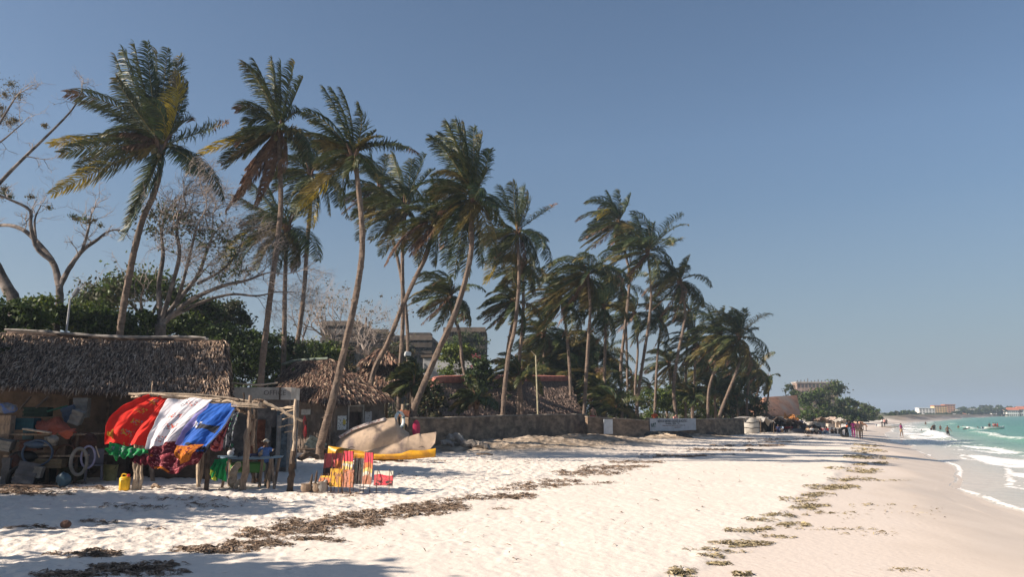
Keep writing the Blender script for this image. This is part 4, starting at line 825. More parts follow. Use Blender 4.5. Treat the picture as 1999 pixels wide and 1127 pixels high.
ts=at(1080,722,84); th=thing('thatched_hut','pale pinkish thatched roof tip glimpsed between the low palms','hut',(ts.x,84,gz(ts.x,84)))
mb=MB(); zc=at(0,705,84).z
for i in range(4):
    c=[(ts.x-3.4,81,zc-3),(ts.x+3.4,81,zc-3),(ts.x+3.4,88,zc-3),(ts.x-3.4,88,zc-3)]; t=[(ts.x-.3,84.3,zc),(ts.x+.3,84.3,zc),(ts.x+.3,84.7,zc),(ts.x-.3,84.7,zc)]
    thatch(mb,c[i],c[(i+1)%4],t[(i+1)%4],t[i],8,40,rg,.6,.2,.03,pal=(0,2,2))
put('thatched_roof',mb,THR,th); mb=MB(); zg=gz(ts.x,84); box(mb,(ts.x,84.5,(zg+zc-2.7)/2),(5.4,5.4,zc-2.7-zg)); put('wall',mb,MUD,th)
# ================================================================= unfinished hotel terraces, white villa
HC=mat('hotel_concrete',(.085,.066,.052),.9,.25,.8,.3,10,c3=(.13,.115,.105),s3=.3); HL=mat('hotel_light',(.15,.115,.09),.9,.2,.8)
Yh=118
def hx(px,Y=Yh): return at(px,650,Y).x
def hz_(py,Y=Yh): return at(900,py,Y).z
hg=gz(hx(760),Yh)
ho=thing('unfinished_hotel','grey unfinished concrete hotel with dark open floors beyond the bushes','building',(hx(760),Yh,hg))
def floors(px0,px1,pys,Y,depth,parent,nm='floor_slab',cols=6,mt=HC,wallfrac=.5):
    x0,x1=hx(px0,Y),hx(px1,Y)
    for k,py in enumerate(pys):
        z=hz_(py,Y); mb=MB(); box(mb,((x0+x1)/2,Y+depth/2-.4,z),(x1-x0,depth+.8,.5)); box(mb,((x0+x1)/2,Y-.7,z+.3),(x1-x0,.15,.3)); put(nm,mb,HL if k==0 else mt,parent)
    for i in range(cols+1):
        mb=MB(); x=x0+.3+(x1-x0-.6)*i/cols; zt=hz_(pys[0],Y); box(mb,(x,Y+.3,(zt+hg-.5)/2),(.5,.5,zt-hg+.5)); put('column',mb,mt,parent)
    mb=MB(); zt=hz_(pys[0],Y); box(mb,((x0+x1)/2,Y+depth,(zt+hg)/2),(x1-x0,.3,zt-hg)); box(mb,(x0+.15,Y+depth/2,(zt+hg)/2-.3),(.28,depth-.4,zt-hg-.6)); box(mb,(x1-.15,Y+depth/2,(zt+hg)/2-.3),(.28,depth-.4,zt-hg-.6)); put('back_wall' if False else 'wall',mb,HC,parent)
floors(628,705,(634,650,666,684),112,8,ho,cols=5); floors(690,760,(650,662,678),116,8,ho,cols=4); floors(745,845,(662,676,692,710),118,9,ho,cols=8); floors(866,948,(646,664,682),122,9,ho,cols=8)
mb=MB(); box(mb,(hx(815),121,hz_(655)),(hx(842)-hx(795),3,1.1)); put('parapet',mb,HC,ho)
for px,h in((714,620),(721,628)):
    mb=MB(); x=hx(px,116); tube(mb,[(x,116,hz_(640,116)-.3),(x,116,hz_(h,116))],.16,5); put('mast',mb,HC,ho)
mb=MB(); x=hx(741,118); ball(mb,(x,118,hz_(650)),(.8,.6,.3)); put('water_tank',mb,mat('tank_white',(.7,.7,.68),.5,.1),ho)
bush(905,674,54,26,104,8000,.16,'bushy green bank hiding the foot of the hotel terraces',(0,2,4),rg)
bush(760,690,60,18,106,5000,.16,'dry scrubby bank below the middle hotel terrace',(3,4,2),rg)
vg=at(880,730,76); vz=gz(vg.x,76); vl=thing('white_villa','white rendered villa wall glimpsed under the small star-crowned palm','building',(vg.x,76,vz))
mb=MB(); quadwall(mb,(at(826,840,76).x,76),(at(936,840,76).x,76),vz-.3,at(0,700,76).z,.3,0,[(1.2,2.1,3.2,4.4),(3.6,4.4,3.2,4.4)]); quadwall(mb,(at(826,840,76).x,76.2),(at(826,840,76).x,80),vz-.3,at(0,700,76).z,.3); quadwall(mb,(at(936,840,76).x,76.2),(at(936,840,76).x,80),vz-.3,at(0,700,76).z,.3); put('wall',mb,mat('villa_white',(.42,.42,.42),.8,.15,1),vl)
mb=MB(); box(mb,(vg.x,78,at(0,698,76).z+.1),((at(940,840,76).x-at(822,840,76).x),4.6,.2)); put('roof',mb,HL,vl)
bo=at(932,712,72); br=thing('bougainvillea','crimson flowering shrub against the white villa wall','shrub',(bo.x,72,gz(bo.x,72)))
mb=MB(); cs=[np.array(at(px,py,72)) for px,py in((928,700),(935,712),(930,725),(940,735),(925,740),(938,745))]; leaves(mb,cs,.5,1600,.12,rg,(0,0,1)); put('crown',mb,[mat('flower_crimson',(.35,.02,.06),.6,.3,3),LG[2]],br)
mb=MB(); tube(mb,[(bo.x,72,gz(bo.x,72)-.1),(bo.x+.1,72,bo.z-1)],[.1,.04],5); put('stem',mb,BARKD,br)
# ================================================================= seawalls
def seawall(pts,label,hts,name='seawall'):
    """pts: (px, Y, top py)"""
    P=[at(px,py,Y) for px,Y,py in pts]; g=min(gz(p.x,p.y) for p in P)
    root=thing(name,label,'wall',(P[0].x,P[0].y,gz(P[0].x,P[0].y)))
    mb=MB(); cp=MB()
    for a,b in zip(P[:-1],P[1:]):
        d=b-a; d.z=0; L=d.length; an=math.atan2(d.y,d.x); n=max(2,int(L/1.0))
        nrm=np.array([math.sin(an),-math.cos(an)])
        def fn(u,v,a=a,b=b,nrm=nrm):
            x=a.x+(b.x-a.x)*u; y=a.y+(b.y-a.y)*u; zt=a.z+(b.z-a.z)*u; z=(g-1.0)+(zt-(g-1.0))*v
            o=.015*(fbm(u*n*1.3,v*3,3,6)-.5)*2
            return np.stack([x+nrm[0]*o,y+nrm[1]*o,z+(v>.99)*(fbm(u*n*2,u*0,3,7)-.5)*.07],-1)
        grid(mb,fn,n*4,8,None,thick=.32)
        def f2(u,v,a=a,b=b,nrm=nrm):
            x=a.x+(b.x-a.x)*u; y=a.y+(b.y-a.y)*u; zt=a.z+(b.z-a.z)*u
            o=.05-.42*v
            return np.stack([x+nrm[0]*o,y+nrm[1]*o,zt+.06+(fbm(u*n*2.5,v*0,3,7)-.5)*.07],-1)
        grid(cp,f2,n*3,1,None,thick=.07)
    put('wall_face',mb,SEAWALL,root); put('coping',cp,WALLTOP,root); return root
seawall([(800,40,818),(880,43,817),(980,48.5,813),(1080,55,811),(1146,60.5,810.5)],'long brown concrete seawall rising out of the rubble sand mound',0)
seawall([(1148,58,815),(1200,59.5,818.5),(1266,62,822)],'darker seawall stretch with the white sheet, left of the banner',0)
seawall([(1267,63.5,818),(1357,67.5,820),(1452,76,818)],'brown seawall stretch that carries the hotel banner',0)
# banner
bA,bB=at(1267,818,63.2),at(1357,820,67.2); an=math.atan2(bB.y-bA.y,bB.x-bA.x); bl=math.hypot(bB.x-bA.x,bB.y-bA.y); bh=.98
bn=thing('hotel_banner','white hotel banner lettered in black on the seawall below the orange shirt','banner',(bA.x,bA.y,bA.z-bh))
nb_=np.array([math.sin(an),-math.cos(an)])*.08
mb=MB(); grid(mb,lambda u,v:np.stack([bA.x+(bB.x-bA.x)*u+nb_[0]+.02*np.sin(u*18),bA.y+(bB.y-bA.y)*u+nb_[1]+.02*np.sin(u*18),bA.z-bh+bh*v+.02*np.sin(u*9)*(1-v)],-1),40,6,None,thick=.02); put('sheet',mb,mat('banner_vinyl',(.55,.53,.54),.5,.08,3),bn)
INK=mat('banner_ink',(.03,.03,.035),.6,.1); REDI=mat('banner_pale_ink',(.25,.14,.13),.6,.1)
def bt(s,u,zoff,size,m,sx=1): 
    p=np.array([bA.x+(bB.x-bA.x)*u,bA.y+(bB.y-bA.y)*u])+nb_*1.55; return text('lettering',s,(p[0],p[1],bA.z-zoff),size,m,bn,an,.004,sx)
bt('KENYA SAFARI LODGES & HOTELS',.155,.30,.30,INK,.83); bt('Mombasa   Ngulia   Voi',.32,.44,.17,INK,1.1); bt('Mombasa Beach Hotel  Ngulia Safari Lodge  Voi Safari Lodge',.25,.58,.11,REDI,1.1); bt('Lodges & Hotels',.5,.74,.12,REDI,1)
mb=MB(); cx,cz=.07,.42
for k in range(3):
    p=np.array([bA.x+(bB.x-bA.x)*(.03+.035*k),bA.y+(bB.y-bA.y)*(.03+.035*k)])+nb_*1.6; box(mb,(p[0],p[1],bA.z-.45+.06*(k-1)),(.09,.02,.26-.05*k),an)
p=np.array([bA.x+(bB.x-bA.x)*.07,bA.y+(bB.y-bA.y)*.07])+nb_*1.6; box(mb,(p[0],p[1],bA.z-.60),(.5,.02,.04),an); put('emblem',mb,mat('emblem_green',(.06,.12,.10),.6,.1),bn)
pS=at(1187,819,58.6); pe=at(1187,848,58.6); an2=math.atan2(-3,4.8)
board('notice','tall plain white sheet hung on the dark seawall stretch',(pS.x,58.62,(pS.z+pe.z)/2),(.72,pS.z-pe.z),.36,[mat('sheet_white',(.60,.62,.64),.7,.1,3)],lambda u,v:u*0,'notice',6,8)
rb=at(813,838,40.0); bodyboard('bodyboard','short crimson bodyboard standing against the start of the seawall',(rb.x,39.9,rb.z),.85,.38,.1,mat('board_crimson',(.48,.03,.09),.45,.15,4),.06)
# poles
p0=at(1050,810,57); p1=at(1046,695,57); mb=MB(); tube(mb,[(p0.x,57,gz(p0.x,57)-.2),p0,p1],.055,7); 
lp=thing('pole','slim pale bamboo pole standing alone before the dark low palms','pole',(p0.x,57,gz(p0.x,57))); put('shaft',mb,mat('bamboo',(.40,.36,.24),.6,.2,6),lp)
mb=MB(); tube(mb,[p1,V3(p1)+[-.35,0,.35]],[.03,.015],5); put('fork',mb,WOODL,lp)
q0=at(128,660,30); q1=at(137,585,30); lmp=thing('street_lamp','slim grey lamp post with tilted lamp head behind the long hut','street lamp',(q0.x,30,gz(q0.x,30)))
mb=MB(); tube(mb,[(q0.x-.25,30,gz(q0.x,30)-.2),q0,q1],[.05,.04,.035],8); put('pole',mb,mat('lamp_grey',(.42,.42,.42),.5,.1),lmp)
mb=MB(); tube(mb,[q1,at(142,579,30)],.025,6); put('arm',mb,mat('lamp_grey',(.42,.42,.42)),lmp)
h0=at(148,571,30); mb=MB(); bbox(mb,h0[:],(.14,.16,.34),0,0,(0,.5),.03); put('lamp_head',mb,mat('lamp_head',(.20,.21,.22),.4,.1),lmp)
q2,q3=at(800,690,48),at(845,692,48); fl=thing('floodlight','white floodlight head on a horizontal bar above the shaggy young palm','floodlight',(q2.x,48,gz(q2.x,48)))
mb=MB(); tube(mb,[q2,q3],.025,6); tube(mb,[(q2.x+.1,48.1,gz(q2.x,48)-.2),(q2.x+.1,48.1,q2.z)],.05,6); put('pole',mb,WOODD,fl)
mb=MB(); bbox(mb,at(796,692,48)[:],(.38,.3,.3),.3,0,(0,.2),.05); put('lamp_head',mb,mat('lamp_white',(.75,.76,.74),.4,.05),fl)
# ================================================================= shelters, red roof, far shore
ROOFR=mat('red_tile',(.42,.22,.14),.85,.2,1.5,.4,6,c3=(.34,.27,.22),s3=.25); WHITE=mat('render_white',(.82,.79,.74),.8,.1,.5); OCH=mat('render_ochre',(.78,.53,.26),.8,.12,.5); ORR=mat('roof_orange',(.50,.17,.09),.8,.15,.5); GLASSD=mat('window_dark',(.08,.07,.07),.4,.2,1); BEI=mat('render_beige',(.50,.41,.33),.85,.15,.6)
def house(name,label,px0,px1,pt,pb,Y,depth,wm,rm,cat='building',roof='flat',wins=(0,0),group=None,ww=.5,tiers=()):
    x0,x1=at(px0,pb,Y).x,at(px1,pb,Y).x; zt=at(px0,pt,Y).z; zb=min(gz((x0+x1)/2,Y),at(px0,pb,Y).z)-.5
    root=thing(name,label,cat,((x0+x1)/2,Y,zb+.5),group); rh=(zt-zb)*.28 if roof=='gable' else .4
    mb=MB(); box(mb,((x0+x1)/2,Y+depth/2,(zb+zt-rh)/2),(x1-x0,depth,zt-rh-zb)); put('wall',mb,wm,root)
    mb=MB()
    if roof=='gable':
        e=.5; A=[(x0-e,Y-e,zt-rh),(x1+e,Y-e,zt-rh),(x1+e,Y+depth+e,zt-rh),(x0-e,Y+depth+e,zt-rh),(x0+rh,Y+depth/2,zt),(x1-rh,Y+depth/2,zt)]
        mb.add(A,[[0,1,5,4],[2,3,4,5]]); mb.f.append(np.array([[1,2,5],[3,0,4]])); mb.m.append(np.array([0,0])); mb.f.append(np.array([[3,2,1,0]])); mb.m.append(np.array([0]))
    else: box(mb,((x0+x1)/2,Y+depth/2,zt-rh/2+.002),(x1-x0+.6,depth+.6,rh))
    put('roof',mb,rm,root,smooth=False)
    nx,nz=wins; hgt=zt-rh-zb-.5
    for i in range(nx):
        for j in range(nz):
            mb=MB(); w_=(x1-x0)/nx*ww; h_=hgt/nz*.5; box(mb,(x0+(i+.5)*(x1-x0)/nx,Y-.03,zb+.5+(j+.55)*hgt/nz),(w_,.12,h_)); put('window',mb,GLASSD,root)
    return root
# red tiled roof
r0=thing('tiled_house','house with a big faded red tiled roof beyond the beach shelters','building',(at(1525,840,118).x,118,gz(at(1525,840,118).x,118)))
A=at(1484,812,114);B=at(1563,810,122);C_=at(1556,772,126);D=at(1492,776,120); mb=MB()
grid(mb,lambda u,v:((V3(A)*(1-u)[...,None]+V3(B)*u[...,None])*(1-v)[...,None]+(V3(D)*(1-u)[...,None]+V3(C_)*u[...,None])*v[...,None]),30,16,None,thick=.2)
G=V3(A)+[-1.5,9,0]; mb.add([G,V3(A),V3(D)],[[0,1,2]]); G2=V3(B)+[-1,10,0]; mb.add([V3(B),G2,V3(C_)],[[0,1,2]]); mb.add([G2,G,V3(D),V3(C_)],[[0,1,2,3]]); put('roof',mb,ROOFR,r0,smooth=False)
mb=MB(); quadwall(mb,(A.x+.5,A.y+.6),(B.x-.5,B.y+.6),gz(A.x,A.y)-.5,A.z+.15,.2); quadwall(mb,(A.x-.6,A.y+7.5),(A.x+.4,A.y+.8),gz(A.x,A.y)-.5,A.z,.2); quadwall(mb,(B.x-.5,B.y+.8),(B.x-1.2,B.y+9),gz(A.x,A.y)-.5,A.z,.2); put('wall',mb,BEI,r0)
# unfinished block behind far trees
ub_=house('unfinished_block','unfinished red-brown concrete block rising above the far dark trees',1558,1638,746,800,300,5,mat('raw_block',(.36,.25,.20),.9,.25,.3),mat('raw_slab',(.42,.36,.31),.9,.2,.4),wins=(11,5),ww=.6)
for i in range(12):
    mb=MB(); x=ub_.location.x-7.2+i*1.3; zt=at(1558,746,300).z; tube(mb,[(x,300.5,zt-.2),(x+.1,300.5,zt+rg.uniform(.4,1.4))],.14,5); put('rebar_column',mb,HC,ub_)
# far shore hotels
house('white_hotel','white far hotel block left of the ochre one across the bay',1795,1826,797,812,560,5,WHITE,WHITE,wins=(5,4),group=None)
house('ochre_hotel','tall ochre hotel with orange roof across the bay',1825,1850,792,811,570,5,OCH,ORR,wins=(5,5),roof='flat')
house('orange_hotel','orange-roofed hotel wing right of the ochre hotel',1846,1866,790,811,580,5,mat('render_orange',(.66,.34,.20),.8,.12,.5),ORR,wins=(4,5))
house('white_villa','low white terrace villa at the foot of the white far hotel',1788,1808,808,815,520,5,WHITE,WHITE,wins=(4,2))
house('red_roofed_villa','white villa with red roof at the right edge of the far shore',1966,1990,796,808,640,5,WHITE,ORR,roof='gable',wins=(6,2))
house('red_roofed_villa','second red-roofed villa behind the right-edge one',1984,2012,794,806,680,5,WHITE,ORR,roof='gable',wins=(6,2))
for k,(a,b,c,d,Y,rf,l) in enumerate([(1870,1877,801,806,600,'flat','pinkish white cube house right of the orange hotel wing'),(1878,1886,807,813,540,'gable','small white house above the rocky point'),(1853,1865,808,812,530,'flat','long low white pavilion on the rocky shore'),(1891,1903,799,804,620,'flat','grey-roofed house among the far shore trees'),(1936,1946,798,803,660,'flat','white house among trees left of the red-roofed villa'),(1954,1964,797,803,660,'flat','white stepped house touching the red-roofed villa'),(1744,1752,807,812,430,'flat','cream beach house where the bay begins'),(1753,1762,808,814,420,'flat','yellowish two-storey house in the bay corner'),(1765,1772,809,815,440,'flat','small tan house right of the yellowish house'),(1728,1740,811,814,380,'flat','long white awning roof below the last dark trees'),(1775,1784,810,816,460,'flat','white-walled house left of the terrace villa')]):
    house('shore_house',l,a,b,c,d,Y,4,WHITE if k!=7 else BEI,WHITE if rf=='flat' else ORR,roof=rf,wins=(2,1),group='small houses along the far shore')
# far trees
def ftree(cx,cy,rx,ry,Y,n,size,label,mi=(0,4,2),group='trees along the far shore'):
    bush(cx,cy,rx,ry,Y,n,size,label,mi,rg,name='broadleaf_tree',nc=26,cat='tree',group=group,clump=.34,trunkh=1)
for i,(cx,cy,rx,ry,Y,n,s,l) in enumerate([(1545,770,16,24,190,2500,.3,'palm-like tuft tree left of the unfinished block'),(1590,792,36,38,170,8500,.32,'big dark casuarina in front of the unfinished block'),(1625,782,30,42,175,8500,.32,'tallest dark tree of the far clump'),(1655,800,28,28,180,6000,.3,'rounded tree right of the tallest far one'),(1600,815,40,16,150,4500,.28,'wide olive thicket tree at the foot of the far clump'),(1680,805,24,20,200,4000,.3,'olive tree stepping down toward the bay'),(1700,808,18,15,220,3000,.3,'last but one tree before the bay'),(1655,822,36,12,160,3500,.28,'low olive tree behind the standing visitors'),(1712,818,14,10,240,2000,.3,'last tree where the bay opens'),(1530,800,14,16,150,2000,.3,'tree squeezed behind the red tiled roof')]):
    ftree(cx,cy,rx,ry,Y,n,s,l)
FL=['round','low','spreading','dark','olive','tall','short','ragged','dense','pale','small','broad']
FS=[(1735,816,10,6,400),(1750,815,9,6,410),(1768,816,10,6,440),(1782,812,6,9,470),(1790,816,8,4,500),(1815,815,10,3.5,520),(1835,812,10,4,530),(1850,811,8,4,530),(1868,808,9,5,540),(1884,804,9,6,560),(1897,807,8,5,560),(1910,805,10,6,580),(1922,803,9,6,600),(1932,801,9,6,610),(1945,802,9,6,620),(1956,802,8,6,620),(1950,797,7,5,690),(1970,799,7,5,650),(1930,797,9,5,690),(1985,803,9,4,650),(1900,800,8,5,660),(1995,799,8,5,700),(1880,799,6,4,660),(1918,797,8,5,700)]
NB=['the yellowish house','the bay corner','the white-walled house','the terrace villa','the white far hotel','the ochre hotel','the orange hotel wing','the rocky point','the pinkish cube house','the grey-roofed house','the stepped white house','the red-roofed villa']
for i,(cx,cy,rx,ry,Y) in enumerate(FS):
    ftree(cx,cy,rx*1.25,ry*1.15,Y,900,.7,'%s tree on the far shore %s %s'%(FL[i%12],['near','beyond'][i//12],NB[min(11,i//2)]))

NM=['first','second','third','fourth','fifth','sixth','seventh','eighth','ninth','tenth','eleventh','twelfth','thirteenth','fourteenth','fifteenth','sixteenth','seventeenth','eighteenth','nineteenth','twentieth','twenty-first','twenty-second','twenty-third','twenty-fourth']
for i in range(24):
    px=1742+i*11; Y=float(np.interp(px,[1740,1788,1796,1880,2010],[330,470,612,690,820])); ry=rg.uniform(4,7.5)*(1.25 if i%5==2 else 1); rx=rg.uniform(6,10)
    ftree(px,float(np.interp(px,[1740,1800,1880,2010],[810,808,802,799]))+rg.uniform(-1,2),rx,ry,Y,900,.75,'back row tree on the far shore skyline, %s from the left'%NM[i],group='back row of trees on the far shore skyline')
# ================================================================= people
SKIN=mat('skin_brown',(.13,.065,.04),.6,.1,8); SKINL=mat('skin_tan',(.38,.22,.15),.6,.1,8); HAIR=mat('hair_black',(.015,.012,.01),.8,.1)
def cloth_m(n,c): return mat('fabric_'+n,c,.85,.15,6)
FAB={k:cloth_m(k,c) for k,c in dict(orange=(.62,.12,.04),white=(.68,.66,.64),pink=(.62,.30,.28),red=(.50,.04,.05),blue=(.08,.16,.38),navy=(.03,.04,.10),jeans=(.20,.30,.40),magenta=(.38,.04,.20),dark=(.03,.03,.035),tan=(.42,.30,.20),lightblue=(.35,.45,.58),cream=(.60,.52,.42),green=(.05,.22,.12)).items()}
def skinmesh(name,J,E,root,sub=1):
    me=bpy.data.meshes.new(name+'_cage'); names=list(J); idx={n:i for i,n in enumerate(names)}
    me.from_pydata([J[n][0] for n in names],[(idx[a],idx[b]) for a,b in E],[])
    o=bpy.data.objects.new(name+'_cage',me); COL.objects.link(o)
    m=o.modifiers.new('s','SKIN'); m.use_smooth_shade=True
    for i,n in enumerate(names):
        r=J[n][1]; sv=me.skin_vertices[0].data[i]; sv.radius=(r,r) if np.isscalar(r) else r; sv.use_root=(n==root)
    s=o.modifiers.new('u','SUBSURF'); s.levels=sub; s.render_levels=sub
    bpy.context.view_layer.update()
    out=bpy.data.meshes.new_from_object(o.evaluated_get(bpy.context.evaluated_depsgraph_get()))
    bpy.data.objects.remove(o); bpy.data.meshes.remove(me); out.name=name
    return out
def pose(kind,s,lean=0.0,arm=(.15,.15),step=.12,elb=.2):
    """joint positions for a 1.7 m figure facing -Y"""
    v=lambda x,y,z:np.array([x,y,z])
    J={}
    if kind=='sit':
        hip=v(0,0,.14); J['kneeL']=v(.14,-.36,.42); J['kneeR']=v(-.14,-.34,.44); J['ankL']=v(.13,-.60,.07); J['ankR']=v(-.13,-.56,.07)
    elif kind=='bench':
        hip=v(0,0,.50); J['kneeL']=v(.13,-.42,.50); J['kneeR']=v(-.13,-.42,.50); J['ankL']=v(.12,-.40,.08); J['ankR']=v(-.12,-.44,.08)
    else:
        hip=v(0,0,.93); J['kneeL']=v(.10,-step*.8,.50); J['kneeR']=v(-.10,step*.2,.49); J['ankL']=v(.10,-step,.08); J['ankR']=v(-.10,step,.08)
    sn,cs=math.sin(lean),math.cos(lean)
    up=lambda h,x=0,y=0: hip+v(x,-h*sn+y*cs,h*cs)
    J['hip']=hip; J['hipL']=hip+v(.095,0,-.04); J['hipR']=hip+v(-.095,0,-.04)
    J['waist']=up(.16); J['chest']=up(.36); J['neckb']=up(.50); J['neck']=up(.56); J['head']=up(.66,0,-.015); J['crown_']=up(.76,0,-.005); J['nose']=up(.645,0,-.115)
    for sd,sg in(('L',1),('R',-1)):
        a=arm[0 if sd=='L' else 1]
        J['sh'+sd]=up(.46,.18*sg); sh=J['sh'+sd]
        e=sh+v(.27*sg*math.sin(a),-.27*math.sin(elb)*math.cos(a),-.27*math.cos(a)*math.cos(elb)); J['el'+sd]=e
        w=e+v(.12*sg*math.sin(a),-.16-.06*elb,-.18 if elb<.9 else .04); J['wr'+sd]=w
        dd=norm(w-e); J['ha'+sd]=w+dd*.06
        for k,(ox,l) in enumerate(((-.03,.07),(-.01,.085),(.012,.08),(.034,.06))): J['f%d%s'%(k,sd)]=J['ha'+sd]+dd*l+v(0,ox,-.012)
        J['th'+sd]=w+dd*.045+v(-.035*sg,-.03,0)
        J['toe'+sd]=J['ank'+sd]+v(0,-.16,-.045)
    return {k:p*s for k,p in J.items()}
RAD=dict(hip=(.13,.10),hipL=.085,hipR=.085,waist=(.115,.085),chest=(.15,.10),neckb=(.085,.06),neck=.05,head=(.078,.088),crown_=(.06,.07),nose=.02,shL=.055,shR=.055,elL=.038,elR=.038,wrL=.025,wrR=.025,haL=(.034,.016),haR=(.034,.016),kneeL=.055,kneeR=.055,ankL=.038,ankR=.038,toeL=.03,toeR=.03,thL=.009,thR=.009)
for k_ in range(4):
    for s_ in'LR': RAD['f%d%s'%(k_,s_)]=.008
EB=[('hip','waist'),('waist','chest'),('chest','neckb'),('neckb','neck'),('neck','head'),('head','crown_'),('head','nose')]
for s_ in'LR': EB+=[('hip','hip'+s_),('hip'+s_,'knee'+s_),('knee'+s_,'ank'+s_),('ank'+s_,'toe'+s_),('neckb','sh'+s_),('sh'+s_,'el'+s_),('el'+s_,'wr'+s_),('wr'+s_,'ha'+s_),('wr'+s_,'th'+s_)]+[('ha'+s_,'f%d%s'%(k_,s_)) for k_ in range(4)]
def person(loc,label,kind='stand',h=1.65,rz=0,top='white',bot='navy',skin=SKIN,legs='long',sink=0,group=None,hat=None,**kw):
    s=h/1.7; J=pose(kind,s,**kw); rg=R_=rotm(rz); z=gz(loc[0],loc[1]) if len(loc)<3 else loc[2]
    J={k:(p*np.array([1,1,1]))@R_ for k,p in J.items()}
    root=thing('person',label,'person',(loc[0],loc[1],z-sink),group)
    def mk(nm,sel,mt,grow,cut={}):
        JJ={}
        E=[(a,b) for a,b in EB if a in sel and b in sel]
        for k in sel:
            r=RAD[k]; r=tuple((q+grow)*s for q in r) if not np.isscalar(r) else (r+grow)*s; JJ[k]=(cut.get(k,J[k]),r)
        me=skinmesh(nm,JJ,E,'hip' if 'hip' in sel else sel[0]); me.materials.clear(); me.materials.append(mt)
        o=bpy.data.objects.new(nm,me); COL.objects.link(o); o.parent=root
    mk('body',list(RAD),skin,0)
    if top:
        c={k:J['sh'+k[-1]]*.35+J['el'+k[-1]]*.65 for k in('elL','elR')}
        mk('shirt',['hip','waist','chest','neckb','shL','shR','elL','elR'],FAB[top],.018,{**c,'neckb':J['neckb']*.9+J['chest']*.1})
    if bot:
        f=.95 if legs=='long' else .1; c={k:J['knee'+k[-1]]*(1-f)+J['ank'+k[-1]]*f for k in('ankL','ankR')}
        if legs=='long' : mk('trousers',['hip','hipL','hipR','kneeL','kneeR','ankL','ankR'],FAB[bot],.016,c)
        else: mk('shorts',['hip','hipL','hipR','kneeL','kneeR'],FAB[bot],.02,{k:J['hip'+k[-1]]*.2+J[k]*.8 for k in('kneeL','kneeR')})
    hm=MB(); ball(hm,J['head']+np.array([0,.0,.045*s])+ (np.array([0,.02*s,0])@R_),(.086*s,.095*s,.075*s),0,2,rz); put('hair',hm,HAIR,root) if False else None
    me=hm.mesh('hair',[HAIR if not hat else FAB[hat]]); o=bpy.data.objects.new('hair' if not hat else 'cap',me); COL.objects.link(o); o.parent=root
    if hat:
        bm_=MB(); lathe(bm_,[(.0,.0),(.13*s,-.01*s),(.13*s,.0),(.0,.02*s)],J['head']+np.array([0,0,.05*s]),16); me=bm_.mesh('brim',[FAB[hat]]); b=bpy.data.objects.new('brim',me); COL.objects.link(b); b.parent=o
    return root
def pat(px,py,Y=None):
    if Y is None: p=hit(px,py); return (p.x,p.y)
    return (at(px,py,Y).x,Y)
GA='group of visitors standing on the beach'
p=pat(1652,854); person(p,'visitor in an orange shirt bending over a black ring at the group edge','stand',1.6,1.2,'orange','dark',lean=.7,group=GA)
tr=MB(); a=np.linspace(0,2*math.pi,25); tp=pat(1649,854); zt=gz(*tp); tube(tr,np.stack([tp[0]+.0*a+np.cos(a)*.42,tp[1]-.1+0*a,zt+.46+np.sin(a)*.42],-1),.13,8); put('inner_tube',tr,mat('rubber_black',(.02,.02,.02),.5,.1),None,(tp[0],tp[1],zt),label='black inflated inner tube held upright by the bending visitor',cat='inner tube')
person(pat(1660,855),'visitor in dark shirt and pale jeans in the middle of the standing group','stand',1.72,2.2,'dark','jeans',group=GA)
person(pat(1667,856),'visitor in magenta beside the pale jeans','stand',1.66,2.6,'magenta','magenta',group=GA)
person(pat(1656,852),'visitor with lilac top half hidden behind the orange shirt','stand',1.65,.4,'lightblue','navy',group=GA)
person(pat(1676,857),'light-skinned visitor in a pale pink top and tan shorts','stand',1.66,2.9,'pink','tan',SKINL,'short',group=GA)
person(pat(1682,857.5),'visitor in dark top walking right of the pink top','stand',1.62,-.5,'tan','tan',SKIN,'short',group=GA,step=.2)
GB2='children sitting on the sand'
for px,l in((1625,'leftmost dark child sitting on the sand left of the inner tube'),(1632,'middle child sitting on the sand with raised knees'),(1639,'child sitting nearest the inner tube')): person(pat(px,847.5),l,'sit',1.3,random.uniform(-1,1),None,'dark',SKIN,'short',group=GB2)
GC='people resting under the small dark awning'
for px,l,t in((1578,'person in brown sitting under the left side of the dark awning','tan'),(1585,'person in white sitting in the middle under the dark awning','white'),(1593,'person in cream sitting under the right side of the dark awning','cream')): person(pat(px,848),l,'sit',1.6,random.uniform(-1,1),t,'dark',SKIN,group=GC,lean=.15)
for px,l,t in((1603,'person in bright red sitting right of the dark awning','red'),(1610,'person in pinkish red sitting beside the bright red one','pink'),(1615,'person in red and grey at the end of the seated row','red')): person(pat(px,848),l,'sit',1.6,random.uniform(-1,1),t,'jeans',SKIN,group=GC,lean=.1)
GD='people in front of the driftwood shelter'
for px,l,t,b,k in((1519,'person in navy sitting before the dark shelter','navy','navy','sit'),(1527,'person in light blue with a cap before the dark shelter','lightblue','tan','sit'),(1536,'person in red sitting before the brown heap','red','navy','sit'),(1544,'person in red and blue right of the shelter','red','blue','sit')): person(pat(px,845),l,k,1.65,random.uniform(-1,1),t,b,SKIN,group=GD,lean=.1)
